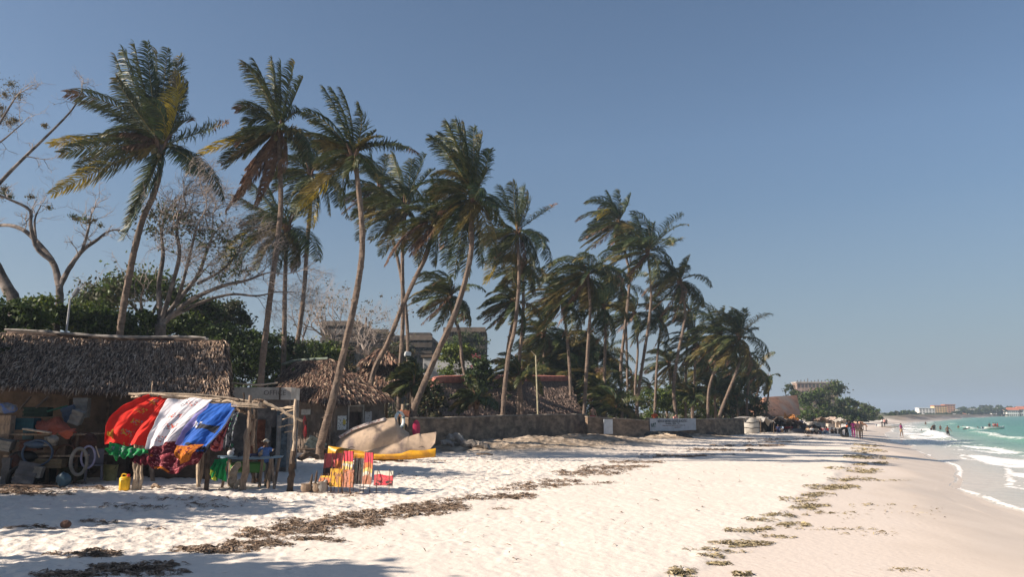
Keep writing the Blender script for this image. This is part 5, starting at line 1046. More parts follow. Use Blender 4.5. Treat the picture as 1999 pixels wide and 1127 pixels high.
# bathers
def wade(px,py,label,h=1.6,deep=0,rz=0,top=None,bot='dark',Y=None,**k):
    a,b=xyz0(px,py,0.03) if Y is None else (at(px,py,Y).x,Y); return person((a,b,0.03),label,k.pop('kind','stand'),h,rz,top,bot,SKIN,'short',sink=deep,group=k.pop('group','bathers in the shallows'),**k)
wade(1760,853,'woman in red-brown wrap walking in the foam at the water edge',1.62,.02,.6,'magenta','tan')
wade(1851,853,'dark bather wading knee-deep, arms held out from the body',1.62,.28,0,None,'dark',arm=(.55,.4))
wade(1818,841,'left bather of the pair stooping over a dark bundle in the sea',1.6,.6,.4,None,'dark',lean=.6); wade(1824,841,'right bather of the stooping pair',1.6,.5,-.4,'dark','dark',lean=.3)
wade(1836,839,'slim bather waist-deep between the pair and the wading one',1.5,.75); wade(1871,837,'bather chest-deep left of the dark float',1.6,1.0); wade(1880,836,'bather seen head and shoulders only near the dark float',1.6,1.15); wade(1909,837,'lone head in the water left of the white boat',1.6,1.25)
wade(1807,829,'small distant bather near the far breakers',1.6,.9); wade(1799,841,'tiny swimmer head in front of the breakers',1.5,1.3)
a,b=xyz0(1891,840,0); mb=MB(); lathe(mb,[(0,-.1),(.8,-.08),(1.0,.05),(.85,.2),(.4,.26),(0,.28)],(a,b,0.05),16,sc=(1,.5)); ball(mb,(a-.1,b,.38),(.25,.2,.18),1); put('float',mb,[FAB['dark'],FAB['white']],None,(a,b,0),label='dark float with a white bundle drifting between the bathers',cat='float')
def hull(mb,c,L,W,Hh,rz,mats=(0,0),roll=0,pitch=0,bow=1.8,n=22,th=.04,inner=True,top=.0,jag=None):
    def fn(u,v):
        x=(u-.5)*L; t=np.abs(u-.5)*2; w=W/2*(1-np.where(u>.5,t**bow,t**5*.35)); a=(v-.5)*math.pi
        yy=w*np.sin(a)*(1-.0*t); zz=Hh*(1-np.cos(a)**.6*(1-np.where(u>.5,t**3*.55,0)))+np.where(u>.5,t**2*.3*Hh,t**3*.05*Hh)*np.abs(np.sin(a))
        P=np.stack([x,yy,zz],-1); return P@rotm(rz,(roll,pitch))+np.array(c)
    grid(mb,fn,n,14,(lambda u,v: np.where((v<.1)|(v>.9),mats[1],mats[0])),thick=-th)
a,b=xyz0(1940,838.5,0); bt_=thing('motor_boat','small white boat with people sitting aboard on the green sea','boat',(a,b,0),None)
mb=MB(); hull(mb,(a,b,-.15),4.0,1.5,.55,.05); put('hull',mb,mat('boat_white',(.75,.75,.73),.4,.08),bt_)
mb=MB(); box(mb,(a-.5,b,.28),(.3,1.1,.06)); box(mb,(a+.5,b,.28),(.3,1.1,.06)); put('thwart',mb,WOODL,bt_)
for dx,l,t in((-.75,'dark boat passenger at the stern of the white boat','dark'),(0,'boat passenger in a pink life vest amidships','pink'),(.35,'boat passenger in red amidships','red'),(.75,'boat passenger in red-brown toward the bow','red')):
    person((a+dx,b+.1*math.sin(dx*9),-.02),l,'bench',1.55,.2+dx,t,'dark',SKIN,'short',group='passengers in the white boat')
# behind the wall
q=at(1278,806,65); person((q.x,65,q.z-1.60),'person in a bright orange shirt and white cap just behind the banner','stand',1.75,-.3,'orange','dark',SKIN,hat='white')
q=at(1316,811,69.5); person((q.x,69.5,q.z-1.50),'person in pale pink leaning low behind the banner','stand',1.65,.5,'pink','dark',SKINL,lean=.35)
q=at(1157,796,61); person((q.x,61,q.z-1.62),'shirtless light-skinned visitor with patterned shorts behind the wall corner','stand',1.75,2.8,None,'red',SKINL,'short')
# ================================================================= stall with cloths
STK=[WOOD,WOODL,WOODD]
sg=hit(400,948); SY=22.0
st=thing('beach_stall','rickety driftwood stall of poles and sticks hung with cloths','stall',(sg.x,SY,gz(sg.x,SY)))
def P(px,py,Y=SY): return at(px,py,Y)
def grd(px,Y): x=at(px,900,Y).x; return Vector((x,Y,gz(x,Y)-.15))
def pole(pts,r,nm='post',m=WOOD,sides=7,jit=.09,parent=None,label=None):
    mb=MB(); S=spline(pts,10); S=S+RNG.normal(0,r*.25,S.shape); tube(mb,S,np.linspace(r*1.08,r*.9,10),sides,0,jit=jit); return put(nm,mb,m,parent or st,label=label)
for px,yt,r in((266,868,.05),(272,860,.05),(279,866,.04)): pole([grd(px-1,21.4),P(px,yt,21.5)],r,m=WOODL)
pole([grd(389,22.2),P(390,872,22.2)],.055,m=WOODL); pole([grd(390,22.3),P(396,880,22.3),P(400,790,22.6)],.05)
pole([grd(406,21.6),P(407,880,21.6),P(412,800,21.8)],.06,m=WOODD)
pole([grd(477,21.7),P(483,868,21.7),P(488,822,21.8)],.085); pole([P(482,868,21.62),P(486,815,21.7),P(489,772,21.8)],.05); pole([P(492,870,21.8),P(497,818,21.9)],.06)
pole([grd(569,21.9),P(573,875,21.9)],.085,m=WOODD); pole([P(572,880,21.85),P(575,840,21.9),P(576,780,21.9)],.04,m=WOODL)
pole([grd(497,24),P(498,800,24)],.075,m=WOODD); pole([grd(300,24),P(300,790,24)],.06)
pole([P(252,771),P(300,770),P(350,775),P(430,779)],.035,'beam',WOODL); pole([P(262,776),P(330,777),P(470,790),P(520,796)],.032,'beam'); pole([P(300,768,22.8),P(420,774,22.9),P(500,787,23)],.032,'beam',WOODL)
pole([P(515,784),P(552,803),P(590,824)],.042,'beam',WOODL); pole([P(460,800),P(478,806),P(496,815)],.05,'beam'); pole([P(415,786,22.4),P(440,784,22),P(485,790)],.04,'beam',WOODL)
pole([P(298,745,22.6),P(296,775,22.4)],.02,'stick'); pole([P(476,768,21.9),P(477,806,21.9)],.02,'stick',WOODD)
for k,(a,b,c,d) in enumerate([(540,801,577,793),(548,809,577,800),(552,820,577,812),(545,835,574,829),(556,845,576,842),(530,799,577,798)]): pole([P(a,b,22.4),P((a+c)/2,(b+d)/2-1,22.1),P(c,d,21.9)],.018,'stick',WOODL)
for k in range(16):
    x=random.uniform(255,300) if k<6 else random.uniform(420,500); y=(773 if k<6 else 784)+random.uniform(-4,4)
    pole([P(x,y,22+random.uniform(-.2,.5)),P(x+random.uniform(12,34),y+random.uniform(-2,5),22+random.uniform(-.3,.4))],random.uniform(.012,.03),'stick',random.choice([WOODL,WOOD,WOODD]))
mb=MB(); a=P(484,795,21.9); bbox(mb,a[:],(.75,.5,.03),0,0,(0,.05)); bbox(mb,(a.x,21.66,a.z+.07),(.75,.03,.08),0,0,(0,.05)); bbox(mb,(a.x+.36,21.9,a.z+.05),(.03,.5,.14)); put('tray',mb,WOODL,st)
# cloths
def cloth(name,label,c,mats,mf,bul=(0,0,0),rip=.06,nr=4,nu=60,nv=60,seed=0,sag=.0,group='cloths hung on the driftwood stall',cat='cloth',edge=.03,phase=0,wb=0):
    """c = TL,TR,BR,BL corners as (px,py,Y); u across, v from top to bottom"""
    TL,TR,BR,BL=[V3(at(*q)) for q in c]; mb=MB(); Nn=norm(np.cross(TR-TL,BL-TL)); Nn=Nn*(-1 if Nn[1]>0 else 1); bu=np.array(bul)
    def fn(u,v):
        U=u[...,None]; W=v[...,None]
        p=(TL*(1-U)+TR*U)*(1-W)+(BL*(1-U)+BR*U)*W
        p=p+bu*np.sin(W*math.pi*.95)*(1 if wb==0 else (1-U))+Nn*(rip*np.sin(u*nr*6.28+v*3.0+phase+2*fbm(u*2,v*2,2,seed))*(.15+v)+(fbm(u*3.2+v*1.5,v*2.2,4,seed+1)-.5)*rip*2.4+.005*np.sin((u*5+v*2+fbm(u*3,v*3,2,seed+7)*2)*9))[...,None]
        p=p+np.array([0,0,1])*((fbm(u*5,v*0,3,seed+2)-.5)*edge*4*v**4-sag*np.sin(u*math.pi)*v)[...,None]+norm(TR-TL)*((fbm(u*0,v*4,3,seed+3)-.5)*edge*3*(np.abs(u-.5)*2)**3)[...,None]
        return p
    grid(mb,fn,nu,nv,mf,thick=.006); q=c[3]; b=at(*q)
    return put(name,mb,mats,None,(b.x,b.y,b.z),label=label,cat=cat,group=group)
CR=mat('cloth_red',(.86,.03,.016),.8,.08,2,trans=.28); CW=mat('cloth_white',(.88,.84,.86),.8,.05,2,trans=.28); CBl=mat('cloth_blue',(.018,.13,.55),.7,.12,2,trans=.3); CBk=mat('cloth_black',(.02,.02,.03),.8,.1); CY=mat('cloth_gold',(.62,.38,.04),.8,.1,trans=.3); CM=mat('cloth_maroon',(.20,.02,.035),.85,.3,10,trans=.2); CO=mat('cloth_orange',(.70,.22,.02),.8,.15,4,trans=.3); CG=mat('cloth_green',(.02,.36,.10),.8,.15,4,trans=.35); CLv=mat('cloth_lilac',(.30,.27,.60),.8,.1,trans=.3); CSk=mat('cloth_grey_print',(.22,.23,.26),.8,.1); CRd=mat('cloth_coral_print',(.62,.10,.06),.8,.1)
def motif(cols,w=.13,n=4.4,u0=.5,off=.12,dens=.5,sd=3):
    def f(u,v):
        k=v*n-off; c=k-np.floor(k); d=(np.abs(u-u0-.06*np.sin(k*3))<w)&(np.abs(c-.5)<.24)&(fbm(u*42,v*60,2,sd)>dens+.06)
        return np.where(d,1+(hsh(np.floor(u*16),np.floor(v*30),sd)*cols).astype(int),0)
    return f
cloth('cloth','bright red cloth with small fish prints billowing on the left of the stall',[(291,771,22),(330,776,22),(283,872,21.3),(209,865,21.2)],[CR,CY,CSk,CY],motif(3,.12,4.6,.52),(-.30,-.2,.10),.05,2.2,90,110,1,wb=-1)
cloth('cloth','white cloth printed with grey and orange dhow motifs between the red and the blue cloth',[(329,776,21.98),(420,777,22.0),(343,862,21.35),(284,878,21.25)],[CW,CSk,CSk,CRd],motif(3,.17,4.2,.5,.1,.5,8),(-.04,-.12,.0),.04,2.0,100,110,2)
def bluef(u,v): return np.where((np.abs(v-.52)<.06+.02*np.sin(u*9))&(u>.28)&(u<.85),1,np.where((u<.14+.03*np.sin(v*15)),2,np.where((np.abs(v-.93)<.03)&(u>.3),1,np.where((u<.32)&(np.abs(v-.5)<.08)&(fbm(u*20,v*30,2,3)>.5),3,np.where((u>.93),1,0)))))
cloth('cloth','royal blue cloth with a black band billowing on the right of the stall',[(399,789,21.9),(471,788,21.8),(401,885,21.2),(340,864,21.3)],[CBl,CBk,CLv,CW],bluef,(.05,-.18,-.02),.055,1.6,90,110,3)
def mar(u,v): f=fbm(u*4.2,v*4.2,2,5); return np.where(f>.6,1,np.where((fbm(u*30,v*30,2,9)>.66),2,0))
cloth('cloth','maroon cloth with orange blotches drooping under the white cloth',[(286,858,21.5),(402,866,21.5),(398,882,21.25),(288,900,21.2)],[CM,CO,mat('cloth_pink',(.55,.16,.18),.8,.1)],mar,(0,-.1,-.05),.09,2.5,100,60,4,sag=.45,edge=.06)
cloth('cloth','wine-red lace cloth tail trailing left below the maroon cloth',[(262,880,21.35),(300,878,21.35),(296,905,21.2),(262,903,21.1)],[CM],lambda u,v:u*0,(-.05,-.1,-.05),.05,3,40,40,5,sag=.05)
cloth('cloth','orange bandana bulging below the blue cloth',[(345,872,21.2),(398,868,21.2),(372,893,20.95),(350,897,20.95)],[CO,CM],lambda u,v:np.where(fbm(u*12,v*12,2,4)>.68,1,0),(0,-.22,0),.03,1.5,40,40,6,sag=.08)
cloth('cloth','bright green fringed cloth showing under the red cloth',[(212,864,21.1),(288,880,21.3),(288,880,21.3),(214,884,21.0)],[CG,CG,CSk],lambda u,v:np.where(fbm(u*20,v*20,2,4)>.7,2,0),(0,-.1,-.08),.08,5,80,30,7,sag=.22,edge=.10)
cloth('cloth','gold cloth edge showing left of the red cloth',[(238,826,21.6),(246,822,21.6),(222,858,21.1),(209,846,21.1)],[CY],lambda u,v:u*0,(-.1,0,0),.05,1,20,30,8)
cloth('cloth','crimson and pink cloth hanging behind the blue cloth',[(432,828,22.3),(452,822,22.3),(432,882,22.1),(408,878,22.1)],[CRd,mat('cloth_pink',(.55,.16,.18)),CM],lambda u,v:(fbm(u*5,v*9,2,4)*4).astype(int)%3,(0,-.1,0),.06,2,30,50,9)
cloth('cloth','dark green patterned cloth hanging in the stall shade',[(448,806,22.9),(468,802,22.9),(456,872,22.7),(436,876,22.7)],[mat('cloth_dark_green',(.03,.13,.07),.8,.2,8),CSk,CBk],lambda u,v:(fbm(u*7,v*14,2,4)*4).astype(int)%3,(0,-.1,0),.05,2,30,50,10)
cloth('cloth','emerald cloth hanging from the table to the sand',[(420,897,21.5),(447,896,21.5),(442,938,21.35),(412,936,21.3)],[CG],lambda u,v:u*0,(0,-.1,0),.07,3,50,50,11)
cloth('cloth','lime yellow cloth corner at the foot of the emerald cloth',[(412,918,21.25),(422,922,21.25),(420,938,21.2),(411,936,21.2)],[mat('cloth_lime',(.50,.55,.05),.8,.1,trans=.3)],lambda u,v:u*0,(0,0,0),.02,1,12,12,12)
# jerry can
jc=hit(286,949); jc=Vector((jc.x,21.3,gz(jc.x,21.3))); jr=thing('jerry_can','yellow plastic jerry can standing beside the left stall posts','jerry can',jc)
YP=mat('plastic_yellow',(.72,.42,.02),.4,.12,5); mb=MB(); bbox(mb,(jc.x,jc.y,jc.z+.17),(.25,.17,.36),.2,0,(0,0),.035); bbox(mb,(jc.x,jc.y-.01,jc.z+.17),(.18,.19,.26),.2,0,(0,0),.02); put('body',mb,YP,jr)
mb=MB(); tube(mb,spline([(jc.x-.09,jc.y,jc.z+.35),(jc.x-.07,jc.y,jc.z+.41),(jc.x+.02,jc.y,jc.z+.41),(jc.x+.04,jc.y,jc.z+.35)],8),.018,7); put('handle',mb,YP,jr); mb=MB(); lathe(mb,[(0,.07),(.035,.07),(.035,0),(0,0)],(jc.x+.09,jc.y,jc.z+.345),10); put('cap',mb,mat('cap_red',(.5,.05,.03),.5,.1),jr)
# table made of a surfboard, seller behind it
tz=at(492,893,22.6).z; tx0,tx1=at(428,840,22.6).x,at(556,840,22.6).x; tg=gz((tx0+tx1)/2,22.6)
tb=thing('display_table','blue-grey surfboard-shaped table top on rough legs inside the stall','table',((tx0+tx1)/2,22.6,tg))
mb=MB()
def sb(u,v): t=(u*2-1); w=.34*np.sqrt(np.clip(1-np.abs(t)**2.6,0,1)); return np.stack([(tx0+tx1)/2+t*(tx1-tx0)/2,22.6+w*(v*2-1),tz+.04*t*t+0*v],-1)
grid(mb,sb,30,8,None,thick=.05); put('table_top',mb,mat('board_blue_grey',(.14,.22,.29),.35,.15,4),tb)
for px,dy in((448,.2),(452,-.2),(530,.2),(536,-.2),(515,.0),(545,.15)):
    x=at(px,840,22.6).x; mb=MB(); tube(mb,[(x+random.uniform(-.15,.1),22.6+dy,gz(x,22.6)-.1),(x,22.6+dy,tz-.03)],.045,6,0,jit=.1); put('leg',mb,WOOD,tb)
bx_=at(482,910,22.7); mb=MB(); bbox(mb,(bx_.x,22.8,tg+.52),(.85,.5,.28),0,0,(0,0),.05); put('basin',mb,mat('plastic_green',(.06,.20,.04),.5,.15,4),None,(bx_.x,22.8,tg+.38),label='green plastic tub slung beneath the surfboard table',cat='tub')
for k,(px,hh,ww,c,l) in enumerate([(474,.10,.16,'dark','small dark carving lying left on the surfboard table'),(500,.07,.3,'navy','flat dark tray in the middle of the surfboard table'),(513,.12,.12,'tan','small tan carving near the middle of the surfboard table'),(536,.13,.16,'dark','dark carved elephant-like lump at the right table end'),(455,.16,.2,'white','whitish shell bowl at the left table end')]):
    x=at(px,840,22.6).x; mb=MB(); ball(mb,(x,22.5,tz+.03+hh*.5),(ww*.5,.08,hh*.55),0,2); ball(mb,(x+ww*.3,22.5,tz+.05+hh),(hh*.3,.05,hh*.3),0,1); tube(mb,[(x-ww*.3,22.5,tz),(x-ww*.3,22.5,tz+hh*.5)],.02,5); put('carving',mb,FAB[c],None,(x,22.5,tz),label=l,cat='carving')
px_=at(519,870,24.2); person((px_.x,24.2),'seller in blue shirt and pale hat sitting behind the surfboard table','bench',1.65,.1,'blue','dark',SKIN,hat='cream')
mb=MB(); sx_=px_.x; gs=gz(sx_,24.3); 
bs_=thing('stool','rough wooden stool under the seated seller','stool',(sx_,24.25,gs)); box(mb,(sx_,24.25,gs+.40),(.4,.35,.05)); put('seat',mb,WOOD,bs_)
for dx in(-.15,.15):
    for dy in(-.13,.13): mb=MB(); tube(mb,[(sx_+dx*1.1,24.25+dy,gs-.02),(sx_+dx,24.25+dy,gs+.38)],.02,5); put('leg',mb,WOODD,bs_)
# driftwood around the stall
def stick(name,label,pts,r,m=WOOD,group=None,cat='log',sides=8):
    S=spline(pts,14); mb=MB(); tube(mb,S+RNG.normal(0,r*.12,S.shape),np.linspace(r,r*.7,14),sides,0,jit=.1); q=S.min(0); return put(name,mb,m,None,tuple(S[0][:2])+(float(q[2]),),label=label,cat=cat,group=group)
def gp(px,Y,dz=0): x=at(px,900,Y).x; return (x,Y,gz(x,Y)+dz)
stick('log','short bleached root stump under the stall behind the emerald cloth',[gp(455,22.2,.1),gp(458,22.3,.45),gp(466,22.4,.62)],.12,WOODL); stick('log','curved driftwood piece on the sand under the table',[gp(462,22,.06),gp(470,22,.2),gp(478,22.1,.05)],.08,WOODL)
stick('log','stubby driftwood knot beside the jerry can',[gp(300,21.8,.04),gp(306,21.8,.1),gp(316,21.7,.04)],.05,WOOD); stick('log','grey branch leaning on the rear stall post',[gp(520,22.9,0),gp(527,23.1,.5),gp(533,23.2,1.0)],.04,WOOD)
stick('log','forked stick standing by the right table legs',[gp(538,22.2,0),gp(534,22.3,.45),gp(531,22.4,.8)],.04,WOOD)
# small carvings in a tray at the right
for k,(px,hh,m_,l) in enumerate([(607,.35,WOODD,'slim dark carved figure leftmost in front of the kiosk'),(616,.42,WOODD,'slim dark carved figure with a raised tip'),(600,.2,WOOD,'grey carved bowl left of the slim dark figures'),(622,.22,WOOD,'squat carved animal between the slim figure and the canvases'),(630,.26,CONC,'pale stone carving beside the first canvas')]):
    g=gp(px,21.7); mb=MB()
    if hh>.3: tube(mb,spline([(g[0],g[1],g[2]-.03),(g[0]+.02,g[1],g[2]+hh*.5),(g[0]+.05,g[1],g[2]+hh*1.3)],8),[.03,.045,.03,.035,.012],7); ball(mb,(g[0],g[1],g[2]+.03),(.09,.07,.05))
    else: lathe(mb,[(0,0),(.10,0),(.13,hh*.4),(.11,hh*.8),(.13,hh),(.09,hh*.95),(0,hh*.4)],g,12,sc=(1.2,1)); ball(mb,(g[0]+.1,g[1],g[2]+hh),(.05,.04,.06))
    put('carving',mb,m_,None,g,label=l,cat='carving',group='carvings set out on the sand')
# paintings
def pc(n,c): return mat('paint_'+n,c,.6,.15,9)
PR,PRo,POr,PYe,PYd,PWh,PBr,PBk,PGr,PSl=pc('red',(.62,.04,.07)),pc('rose',(.55,.10,.10)),pc('orange',(.62,.18,.05)),pc('yellow',(.75,.52,.16)),pc('ochre',(.62,.34,.02)),pc('cream',(.72,.66,.54)),pc('brown',(.28,.12,.06)),pc('black',(.05,.03,.03)),pc('greenish',(.28,.36,.30)),pc('salmon',(.48,.20,.13))
def sunset(sd,bands,fig=True,fd=7):
    def f(u,v):
        t=v+(fbm(u*3,v*3,2,sd)-.5)*.14; m=np.zeros(u.shape,int)
        for k,(lo,mi) in enumerate(bands): m=np.where(t>lo,mi,m)
        if fig: 
            m=np.where((v<.42)&(np.abs(u-.5-.2*np.sin(v*8+sd))<.07+.05*fbm(u*9,v*9,2,sd)),fd,m); m=np.where((v<.62)&(np.abs(u-.72+.03*np.sin(v*9))<.05),fd,m)
        return m
    return f
PM_=[PBr,PR,PRo,POr,PYe,PYd,PWh,PBk,PGr,PSl]
GP='painted canvases propped on sticks in the sand'
def canvas(l,px0,px1,pyt,pyb,Y,mf,rz=-.35,tilt=.12):
    a=at((px0+px1)/2,(pyt+pyb)/2,Y); w=(px1-px0)/F*Y/math.cos(rz); h=(pyb-pyt)/F*Y*1.02
    g=gz(a.x,Y); cz=max(a.z,g+h/2-.04)
    r=thing('canvas',l,'painting',(a.x,Y,g),GP); ca,sa=math.cos(rz),math.sin(rz); mb=MB()
    def fn(u,v):
        X=(u*2-1)*w/2; Z=(v*2-1)*h/2; Yy=Z*math.sin(tilt); return np.stack([a.x+X*ca-Yy*sa,Y+X*sa+Yy*ca,cz+Z*math.cos(tilt)],-1)
    grid(mb,fn,22,44,mf,thick=.025); put('painted_panel',mb,PM_,r,smooth=False)
    for s in(-.32,.32):
        mb=MB(); x=a.x+s*w*ca; yy=Y+s*w*sa-.08; tube(mb,[(x+.04*s,yy-.02,g-.1),(x,yy+.02,cz+h*.15),(x-.03*s,yy+.10,cz+h*.5+.04)],.010,5,0,jit=.1); put('stake',mb,mat('stake_brown',(.17,.10,.07),.9,.3,6),r)
    return r
canvas('narrow rose-red canvas at the far left of the painting row',631,654,887,932,22.3,sunset(1,[(-1,0),(.18,7),(.4,2),(.7,2)],True))
canvas('orange-brown canvas second from the left in the back row',652,672,887,938,22.2,sunset(2,[(-1,0),(.2,3),(.5,3),(.75,2)],True))
canvas('tall red canvas fading to yellow in the middle of the row',668,688,883,940,22.1,sunset(3,[(-1,3),(.25,4),(.5,6),(.58,4),(.66,1)],True))
canvas('white canvas with grey-green standing figures',689,708,897,944,22.2,lambda u,v:np.where((np.abs(u-.28)<.13)&(fbm(u*8,v*10,2,3)>.45)&(v>.05)&(v<.9),8,np.where((np.abs(u-.78)<.12)&(fbm(u*8,v*10,2,7)>.45)&(v<.8),8,np.where(np.abs(u-.52)<.05,7,6))))
canvas('tall red-topped canvas right of the white one',709,727,886,944,22.0,sunset(5,[(-1,9),(.25,6),(.38,4),(.5,3),(.68,1)],True,0))
canvas('short wide landscape canvas, pale sky over red hills, at the right end',730,767,921,948,21.8,lambda u,v:np.where(v>.72+.05*np.sin(u*6),6,np.where((v<.35)&(fbm(u*9,v*9,2,4)>.55),7,np.where(fbm(u*6,v*6,2,6)>.55,1,2))),-.2)
canvas('ochre canvas with dark dancers in front of the orange-brown one',643,667,917,950,21.7,lambda u,v:np.where((fbm(u*10,v*6,2,11)>.64)&(v>.1)&(v<.8),0,np.where(fbm(u*30,v*30,2,5)>.7,3,5)))
canvas('salmon-brown canvas in front of the tall red one',667,690,919,951,21.6,lambda u,v:np.where((fbm(u*8,v*12,2,13)>.6),0,np.where(fbm(u*4,v*4,2,5)>.55,3,9)))
canvas('low ochre panel lying at a slant before the left canvases',622,646,929,947,21.9,lambda u,v:np.where(v>.8,5,np.where(fbm(u*8,v*8,2,5)>.5,0,3)),-.3,.6)
# ================================================================= kayak, wrecked boat, life ring
KY=mat('kayak_yellow',(.60,.30,.015),.4,.15,3,c3=(.36,.17,.02),s3=2.5); ka,kb=at(640,884,34.6),at(850,892,33.4); kg=gz((ka.x+kb.x)/2,34)
kr=thing('kayak','long yellow-orange kayak lying on the sand before the wrecked hull','kayak',((ka.x+kb.x)/2,34,kg)); kl=(kb-ka).length; kz=math.atan2(kb.y-ka.y,kb.x-ka.x)
mb=MB()
def kf(u,v):
    t=u*2-1; w=.36*np.clip(1-np.abs(t)**2.6,0.02,1)**.7; hh=.17+.06*t*t+.05*(t<-.0)*np.abs(t); a=v*2*math.pi; dk=np.sin(a)
    y=w*np.cos(a); z=np.where(dk>0,dk*hh*(.75+.35*np.exp(-((t-.55)/.12)**2)-.55*np.exp(-((t-.12)/.33)**4)*(np.abs(np.cos(a))<.8)+.25*np.exp(-((t+.6)/.3)**2)),dk*.17)+.17*t*t
    return np.stack([t*kl/2,y,z],-1)@rotm(kz,(-.12,0))+np.array([(ka.x+kb.x)/2,34,kg+.20])
grid(mb,kf,60,28); put('hull',mb,KY,kr)
for t in(-.55,.75): 
    mb=MB(); c=np.array([t*kl/2,0,.30+.16*t*t])@rotm(kz)+np.array([(ka.x+kb.x)/2,34,kg+.17]); tube(mb,[c-[.12,.05,0],c+[0,0,.05],c+[.12,.05,0]],.012,5); put('grab_handle',mb,mat('rubber_black',(.02,.02,.02)),kr)
HB=mat('hull_beige',(.47,.35,.25),.7,.12,1.4,.2,20,c3=(.17,.13,.12),s3=1.5)
HW=mat('gunwale_white',(.62,.55,.50),.75,.2,14,c3=(.30,.14,.12),s3=9)
wr=thing('wrecked_boat','broken beige fibreglass boat hull tilted on its side behind the yellow kayak','boat',(at(760,880,37).x,37,gz(at(760,880,37).x,37)))
def poly(mb,pts,Y,th,mat_=0,bulge=.25,n=36,tilt=.25):
    """thick curved shell whose lower and upper edges are given as (px,py) polylines"""
    top,bot=pts; 
    def fn(u,v):
        tx=np.interp(u,np.linspace(0,1,len(top)),[p[0] for p in top]); ty=np.interp(u,np.linspace(0,1,len(top)),[p[1] for p in top])
        bx_=np.interp(u,np.linspace(0,1,len(bot)),[p[0] for p in bot]); by_=np.interp(u,np.linspace(0,1,len(bot)),[p[1] for p in bot])
        px=bx_*(1-v)+tx*v; py=by_*(1-v)+ty*v; Yv=Y+tilt*v-bulge*np.sin(v*math.pi)*np.sin(u*math.pi)+ .3*(u-.5)**2
        dx=(px-999.5)/F; dy=(563.5-py)/F; k=Yv/(CT-ST*dy); return np.stack([dx*k,Yv,CZ+(ST+CT*dy)*k],-1)
    grid(mb,fn,n,14,lambda u,v:np.full(u.shape,mat_),thick=-th)
mb=MB(); poly(mb,([(657,868),(668,856),(690,842),(712,832),(735,824),(752,819),(770,817),(778,833),(790,842),(797,847),(797,852)],[(655,872),(670,884),(690,888),(715,889),(740,888),(760,887),(780,885),(790,880),(795,872),(797,862),(798,857)]),37,.05,0,.22,60,.4); put('hull_side',mb,HB,wr)
mb=MB(); poly(mb,([(710,880),(740,870),(770,861),(797,853),(798,854),(818,848),(820,850),(852,845)],[(690,889),(720,892),(750,893),(780,893),(800,893),(820,890),(838,880),(850,866)]),36.75,.05,0,.15,50,.35); put('hull_bottom',mb,HB,wr)
mb=MB(); poly(mb,([(662,853),(690,836),(720,825),(721,826),(750,817),(750,816)],[(664,857),(690,841),(720,831),(721,830),(748,823),(750,822)]),37.25,.06,0,.0,40,.05); put('gunwale',mb,HW,wr)
lr=at(780,821,39.5); mb=MB(); a=np.linspace(0,2*math.pi,29); tube(mb,np.stack([lr.x+np.cos(a)*.16,lr.y+np.cos(a)*.32,lr.z+np.sin(a)*.37],-1),.075,9,cap=False)
lrr=thing('life_ring','white life ring hanging edge-on from a short post by the seawall start','life ring',lr); put('ring',mb,mat('ring_white',(.68,.72,.70),.5,.08),lrr)
for k in range(4):
    mb=MB(); aa=k*math.pi/2+.4; b_=np.array([aa-.12,aa,aa+.12]); tube(mb,np.stack([lr.x+np.cos(b_)*.16,lr.y+np.cos(b_)*.32,lr.z+np.sin(b_)*.37],-1),.079,9); put('band',mb,mat('ring_band',(.10,.20,.22),.6,.1),lrr)
rp=thing('post','weathered post with an orange-brown crossboard holding the life ring','post',gp(783,39.9)); mb=MB(); g=gp(783,39.9); tube(mb,[(g[0],g[1],g[2]-.2),(g[0]+.03,g[1],at(0,790,39.9).z)],.07,7,0,jit=.1); put('shaft',mb,WOOD,rp)
mb=MB(); q=at(790,808,39.9); bbox(mb,(q.x,39.85,q.z),(.5,.05,.35),0,0,(0,.1)); put('crossboard',mb,mat('board_rust',(.34,.13,.07),.8,.25,4),rp)
stick('log','big grey tree root block lying on the rubble mound edge',[gp(875,42,.15),gp(890,42,.4),gp(900,41.8,.2),gp(905,41.6,.02)],.22,CONC); stick('log','long grey log lying right of the root block',[gp(905,41.6,.16),gp(935,41.6,.14),gp(955,41.4,.1)],.19,mat('grey_log',(.30,.26,.22),.9,.25,4,.6,20)); stick('log','light flat stone-like log left of the root block',[gp(860,41.6,.12),gp(872,41.6,.15),gp(884,41.4,.1)],.15,CONC)
stick('log','low branch on the sand before the long grey log',[gp(930,39,.03),gp(950,39,.05),gp(962,38.8,.02)],.05,WOOD)
stick('plank','pale plank leaning against the wall corner under the banner',[(at(1266,848,62.5).x+.3,62.8,at(0,845,62.5).z),(at(1310,857,61).x,61.4,gz(at(1310,857,61).x,61.4)+.04)],.12,WOODL,cat='plank'); stick('plank','second bleached plank below the first under the banner',[(at(1268,853,61.5).x,62,at(0,851,61.5).z),(at(1322,858,60.5).x,60.8,gz(at(1322,858,60.5).x,60.8)+.03)],.10,WOODL,cat='plank')
for k,(px,Y,r,l) in enumerate([(1276,62.3,.5,'dark heap of netting at the left below the banner'),(1300,63.3,.55,'dark rounded heap in the middle below the banner'),(1328,64.8,.55,'dark rounded heap at the right below the banner'),(1385,68.5,.4,'low dark heap against the far stretch of wall')]):
    g=gp(px,Y); mb=MB(); 
    def bl(u,v): a=u*6.283; e=v*math.pi/2; rr=r*(1+.4*(fbm(u*4,v*3,3,k+2)-.5)); return np.stack([g[0]+np.cos(a)*np.cos(e)*rr*1.7,g[1]-.6+np.sin(a)*np.cos(e)*rr*.7,g[2]-.05+np.sin(e)*rr*.8],-1)
    grid(mb,bl,24,10); put('net_heap',mb,mat('net_dark',(.085,.08,.075),.95,.3,8,.9,30),None,g,label=l,cat='heap')
